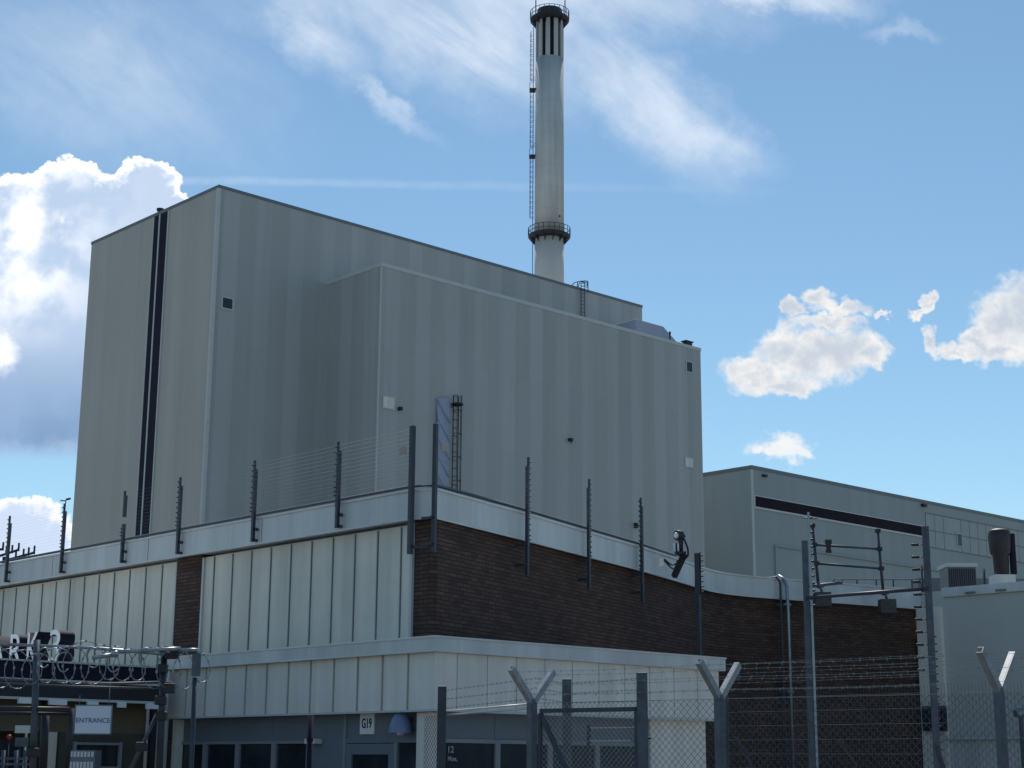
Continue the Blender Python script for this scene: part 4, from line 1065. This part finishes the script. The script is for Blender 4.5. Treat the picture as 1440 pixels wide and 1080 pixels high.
b = MB(); q0 = at(597, 1010, 21.6); q0.z = 0; chain(b, q0, S1 - SIDE * .05, .05, zr1 - .05, .055, .0030); b.build('wire_mesh', M['wire_dark'], sf)

# ------------------------------------------------------------------ welded mesh fence further back on the right
wf = thing('welded_mesh_fence', (19, 12, 0), 'fine welded mesh fence with barbed strands before the brick and pale right wall', 'fence')
W1, W2, W3 = at(1022, 1000, 24.5), at(1180, 1000, 23.2), at(1500, 1000, 20.8)
for w_ in (W1, W2, W3): w_.z = 0
def zat(p, v, u): return at(u, v, p.dot(FWD)).z
Hw = zat(W2, 966, 1180)
b = MB(); d_ = (W3 - W1); L = d_.length; d_.normalize(); k = 0
while k < L: p = W1 + d_ * k; b.tube([p + Vector((0, 0, .05)), p + Vector((0, 0, Hw))], .0022, 3, smooth=False); k += .05
b.build('upright_wire', M['wire_dark'], wf)
b = MB(); z = .1
while z < Hw + .01: b.tube([W1 + Vector((0, 0, z)), W3 + Vector((0, 0, z))], .0024, 4, smooth=False); z += .2
build_each(b, 'cross_wire', M['galv'], wf)
b = MB()
for j in range(3):
    b = MB(); barbed(b, [W1 + Vector((0, 0, Hw + .10 + .14 * j)), W3 + Vector((0, 0, Hw + .10 + .14 * j))], .0024, .16); b.build('barbed_wire', M['wire'], wf)
b = MB()
for (u, v, D) in ((1055, 1070, 24.1), (1203, 1075, 23.0)):
    q = at(u, v, D); q2 = at(u - 20, v - 32, D - .3); b.tube([(q.x, q.y, 0), q, q2], .022, 6); b.lathe(q2, [(.03, -.02), (.03, .02)], 8)
b.build('brace', M['post'], wf)
for t in (.0, .5, 1.0):
    p = W1 + (W3 - W1) * t
    if t == .5: continue
    MB().tube([p, p + Vector((0, 0, Hw + .1))], .025, 8).build('post', M['post'], wf)

# ------------------------------------------------------------------ entrance hut with the raised letters
hut = thing('gate_hut', (13, 28, 0), 'flat-roofed gatehouse with a deep dark navy fascia behind the razor wire at left', 'hut')
HX1, HY0, HZ0, HZ1 = 14.99, 24.88, 2.72, 3.30
MB().box(4, HX1, HY0, 34, 3.03, HZ1).build('fascia', M['navy'], hut)
MB().box(4, HX1 + .05, HY0 - .08, 34, HZ0, 2.99).build('lower_fascia', M['dark'], hut)
MB().box(4, HX1 + .02, HY0 - .1, HY0 + .2, 2.992, 3.028).box(4, HX1, HY0 - .14, HY0 - .082, HZ0 - .03, HZ0 + .01).build('edge_strip', M['trim'], hut)
MB().box(4, HX1 + .02, HY0 - .03, 34, HZ1 + .001, HZ1 + .03).build('roof_edge', M['trim'], hut)
MB().box(4, 15.3, 29.5, 29.7, 0, HZ0 - .002).build('rear_wall', M['beige'], hut)
MB().box(11.2, 14.95, 25.25, 25.35, 2.20, HZ0 - .002).build('front_board', M['beige'], hut)
MB().box(13.35, 14.95, 25.26, 25.34, .3, 2.198).build('lower_board', M['hut_board'], hut)
b = MB()
for (x0, x1, z0, z1) in ((13.5, 14.3, 1.3, 2.0), (12.15, 12.85, 1.0, 2.05)):
    b.box(x0 + .1, x1 + .1, 25.20, 25.24, z0, z1)
build_each(b, 'window', M['glass'], hut)
b = MB()
for (x0, x1, z0, z1) in ((13.45, 13.5, 1.25, 2.05), (14.3, 14.35, 1.25, 2.05), (13.5, 14.3, 2.0, 2.04), (13.5, 14.3, 1.62, 1.65)): b.box(x0 + .1, x1 + .1, 25.12, 25.18, z0, z1)
b.build('window_frame', M['frame_pale'], hut)
build_each(MB().box(14.86, 14.96, HY0 + .02, HY0 + .12, 0, HZ0 - .002).box(11.0, 11.1, HY0 + .02, HY0 + .12, 0, HZ0 - .002).box(12.98, 13.06, HY0 + .3, HY0 + .36, 0, HZ0 - .002), 'post', M['dark'], hut)
for (u0, u1, v) in ((25, 45, 985), (68, 93, 987), (122, 137, 990), (165, 176, 991), (205, 222, 993)):
    a, c_ = on_y(u0, v, HY0 - .16), on_y(u1, v, HY0 - .16)
    MB().box(a.x, c_.x, HY0 - .2, HY0 - .142, a.z - .045, a.z + .045).build('strip_light', M['white'], hut)
# interior clutter visible through the frame
def clutter(name, u0, v0, u1, v1, D, m, label, cat, dp=.12, extra=None):
    p, q = at(u0, v0, D), at(u1, v1, D); c_ = (p + q) / 2; hw = abs((q - p).dot(SIDE)) / 2; hh = abs(p.z - q.z) / 2
    b = MB().obox(c_, SIDE * hw, FWD * dp, (0, 0, hh))
    if extra: r_ = c_ + FWD * (dp + .021) + SIDE * (hw * extra[1]); b.tube([Vector((r_.x, r_.y, extra[0])), Vector((r_.x, r_.y, c_.z))], .02, 6)
    o = b.build(name, m); tag(o, label, cat); return o
clutter('notice_board', 22, 1037, 40, 1050, 26, M['galv_dull'], 'small grey board inside the gatehouse left of the entrance sign', 'board', .02, (0, -.4))
clutter('notice_board', 22, 1020, 42, 1031, 26, M['fascia'], 'narrow pale board above the small grey board in the gatehouse', 'board', .02, (0, .4))
clutter('warning_lamp', 80, 992, 91, 1000, 24.5, M['red'], 'red lamp under the gatehouse eave by the white strip light', 'lamp', .04)
tag(MB().lathe(at(13, 1036, 25) - Vector((0, 0, .05)), [(.015, 0), (.035, .02), (.04, .05), (.02, .08)], 12).build('warning_lamp', M['red']), 'round red lamp low at the far left of the gatehouse', 'lamp')
wl2 = bpy.data.objects['warning_lamp.001']
MB().tube([(at(13, 1036, 25).x, at(13, 1036, 25).y, 0), at(13, 1036, 25) - Vector((0, 0, .05))], .012, 6).build('stem', M['dark'], wl2)
lc = thing('louvred_cabinet', at(118, 1080, 25.4), 'grey-green louvred cabinet below the entrance sign', 'cabinet')
p, q = at(98, 1055, 25.4), at(137, 1080, 25.4); c_ = (p + q) / 2; hw = (q - p).dot(SIDE) / 2
MB().obox((c_.x, c_.y, p.z / 2), SIDE * hw, FWD * .2, (0, 0, p.z / 2)).build('casing', M['frame'], lc)
b = MB()
for k in range(8):
    for (zc, hh) in ((p.z - .06, .04), (p.z - .24, .07)): b.obox(Vector((c_.x, c_.y, zc)) + SIDE * (hw * (-.85 + .24 * k)) - FWD * .21, SIDE * .02, FWD * .008, (0, 0, hh))
b.build('slot', M['fascia'], lc)
b = MB()
for (u0, u1, v) in ((0, 40, 1066), (0, 42, 1074)): b.bar(at(u0 - 20, v, 23), at(u1, v + 1, 23), .03, .03)
for u in (4, 22, 35): b.bar(at(u, 1055, 23), at(u + 1, 1095, 23), .035, .035, (1, 0, 0))
for (u, v) in ((4, 1055), (22, 1055), (35, 1055)): p_ = at(u, 1080, 23); b.tube([(p_.x, p_.y, 0), (p_.x, p_.y, at(u, v, 23).z)], .025, 6)
tag(b.build('turnstile', M['galv_dull']), 'grey tubular turnstile bars low at the far left under the gatehouse', 'turnstile')

# raised letters
ls = thing('roof_letters', (13.4, 26.6, HZ1 + .03), 'deep block letters ARK 3 with pale faces and navy sides on the gatehouse roof', 'sign')
LYZ = 3.345
for ch, ya, yb in (('A', 28.13, 27.50), ('R', 27.32, 26.86), ('K', 26.67, 26.25), ('3', 25.87, 25.49)):
    o = text('letter', ch, .78, None, ls, (13.5, (ya + yb) / 2 + .05, LYZ + .275), (0, -1, 0), (0, 0, 1), .14, .002, 1.0, mats=[M['white'], M['navy']])
    xs_ = [v.co.y for v in o.data.vertices]; w_ = max(xs_) - min(xs_); cyl = (max(xs_) + min(xs_)) / 2
    zs_ = [v.co.z for v in o.data.vertices]; zc = min(zs_); hz = max(zs_) - zc
    for v in o.data.vertices:
        v.co.y = (v.co.y - cyl) * ((ya - yb) / w_) + (ya + yb) / 2 - ls.location.y
        v.co.z = (v.co.z - zc) * (.565 / hz) + .015
    tag(o, f'block character {ch}')
MB().box(13.36, 13.64, 25.3, 34, HZ1 + .031, HZ1 + .044).build('base_rail', M['trim'], ls)

# ------------------------------------------------------------------ scaffold with razor wire
sfd = thing('scaffold_frame', at(140, 1075, 17), 'weathered tubular scaffold frame carrying razor wire at lower left', 'scaffold')
DD = 17.0
def tubepx(b, pts, D=DD, r=.024, n=8): b.tube([at(u, v, D) for u, v in pts], r, n); return b
b = MB()
g1 = at(52, 905, DD); g1b = at(46, 1085, DD)
b.tube([at(52, 900, DD), at(46, 1085, DD), ], .036, 10); b.build('upright', M['galv_dull'], sfd)
b = MB(); b.tube([at(231, 915, DD), at(224, 1085, DD)], .036, 10); b.build('upright', M['post'], sfd)
MB().tube([at(-20, 905, DD), at(130, 911, DD), at(232, 920, DD - .1)], .017, 8).tube([at(165, 917, DD - .4), at(233, 913, DD - .4), at(254, 912, DD - .4)], .02, 8).tube([at(254, 914, DD - .3), at(278, 914, DD - .3), at(279, 921, DD - .3)], .02, 8).build('top_tube', M['galv'], sfd)
MB().tube([at(-20, 954, DD), at(140, 962, DD), at(240, 959, DD)], .015, 8).tube([at(-20, 960, DD + .1), at(100, 965, DD + .1), at(208, 968, DD + .1)], .012, 8).build('mid_tube', M['galv_dull'], sfd)
MB().tube([at(-20, 996, DD), at(98, 998, DD)], .03, 8).tube([at(-20, 1003, DD + .1), at(98, 1004, DD + .1)], .02, 8).build('lower_tube', M['dark'], sfd)
MB().tube([at(222, 1002, DD), at(182, 1085, DD)], .02, 8).build('brace', M['galv_dull'], sfd)
MB().tube([at(101, 996, DD), at(93, 1085, DD)], .03, 8).build('inner_post', M['dark'], sfd)
MB().tube([at(64, 1000, DD + .6), at(60, 1085, DD + .6)], .045, 8).build('inner_post', M['dark'], sfd)
b = MB()
for (u, v) in ((233, 915), (235, 965), (240, 920), (46, 1058), (227, 1007), (199, 1050), (228, 940), (226, 985)): b.obox(at(u, v, DD - .03), SIDE * .055, FWD * .05, (0, 0, .045))
b.obox(at(242, 922, DD - .1), SIDE * .07, FWD * .04, (0, 0, .035)); b.obox(at(238, 968, DD - .1), SIDE * .055, FWD * .05, (0, 0, .05)); b.obox(at(246, 915, DD - .25), SIDE * .045, FWD * .04, (0, 0, .03))
build_each(b, 'coupler', M['dark'], sfd, .01)
b = MB(); b.tube([at(130, 925, DD - .5), at(158, 921, DD - .5)], .022, 8).tube([at(158, 921, DD - .5), at(166, 918, DD - .5)], .03, 8); b.build('tube_offcut', M['galv'], sfd)
b = MB(); b.bar(at(154, 924, DD - .2), at(154, 944, DD - .2), .03, .03, (1, 0, 0)); b.obox(at(185, 932, DD + .3), SIDE * .17, FWD * .004, (0, 0, .085)); b.build('clear_plate', M['fascia'], sfd) if False else None
sp2 = thing('slim_post', at(275, 1085, 16.6), 'slim post with a dark sleeve standing right of the scaffold', 'post')
p = at(275, 920, 16.6); q = at(269, 1085, 16.6)
MB().tube([(q.x, q.y, 0), q, at(274, 953, 16.6)], .024, 8).build('pole', M['post'], sp2)
MB().obox(at(276, 935, 16.6), SIDE * .04, FWD * .03, (0, 0, .11)).build('sleeve', M['galv_dull'], sp2)
sp3 = at(437, 1006, 19.5)
b = MB(); b.tube([(sp3.x, sp3.y, 0), (sp3.x, sp3.y, sp3.z)], .033, 10); b.lathe((sp3.x, sp3.y, sp3.z - .3), [(.038, 0), (.042, .02), (.038, .04)], 10)
tag(b.build('slim_post', M['navy']), 'dark round pole in front of the pavilion wall between windows and door', 'post')

# razor wire coil
rw = thing('razor_wire', at(140, 950, DD), 'coiled galvanised razor wire looped along the scaffold top', 'razor wire')
b = MB(); N = 15; pts = []
u0, u1 = -30, 292
steps = N * 22
for i in range(steps + 1):
    t = i / steps; u = u0 + (u1 - u0) * t; a = 2 * math.pi * N * t + .6 * math.sin(t * 31)
    cv_ = 936 + 4 * math.sin(t * 9); c_ = at(u, cv_, DD - .12)
    rr = .185 * (1 + .16 * math.sin(t * 17.0) + .08 * math.sin(t * 43))
    pts.append(c_ + Vector((0, 0, 1)) * (rr * math.cos(a)) + SIDE * (rr * .62 * math.sin(a)) + FWD * (rr * .75 * math.sin(a)))
b.tube(pts, .0046, 5)
b.build('coil', M['wire'], rw)
b = MB()
for i in range(0, len(pts) - 1, 2):
    p = pts[i]; d = (pts[i + 1] - pts[i]).normalized(); a = d.cross(FWD).normalized()
    b.obox(p, d * .014, a * .010, FWD * .001)
tag(b.build('blade', M['galv'], rw), kind='stuff')
b = MB()
for k in range(5):
    u = (62, 90, 132, 160, 205)[k]; p = at(u, 925 + (k % 2) * 6, DD - .2)
    ring = [p + SIDE * (.07 * math.cos(a)) + Vector((0, 0, .1 * math.sin(a))) + FWD * (.02 * math.sin(2 * a)) for a in [i * math.pi / 8 for i in range(3, 15)]]
    b.tube(ring, .008, 6)
build_each(b, 'tie', M['galv'], rw)

# entrance notice
es = thing('entrance_sign', at(131, 1031, 16.9), 'pale rectangular hanging sign reading ENTRANCE on the scaffold', 'sign')
c = at(131, 1012, 16.85); hw = 24.5 * 16.85 / 2288
MB().obox(c, SIDE * hw, FWD * .006, (0, 0, .137)).build('board', M['sign_white'], es)
MB().obox(c + Vector((0, 0, -.143)), SIDE * hw, FWD * .01, (0, 0, .0045)).obox(c + Vector((0, 0, .143)), SIDE * hw, FWD * .01, (0, 0, .0045)).obox(c - SIDE * (hw + .005), SIDE * .0045, FWD * .01, (0, 0, .148)).obox(c + SIDE * (hw + .005), SIDE * .0045, FWD * .01, (0, 0, .148)).build('edge', M['frame'], es)
text('lettering', 'ENTRANCE', .068, M['blue_ink'], es, c - FWD * .009 + Vector((0, 0, -.01)), tuple(SIDE), (0, 0, 1), .001, .0)
MB().tube([c - SIDE * .15 + Vector((0, 0, .14)), c - SIDE * .15 + Vector((0, 0, .24))], .004, 4).tube([c + SIDE * .15 + Vector((0, 0, .14)), c + SIDE * .15 + Vector((0, 0, .42))], .004, 4).build('hanger', M['wire'], es)
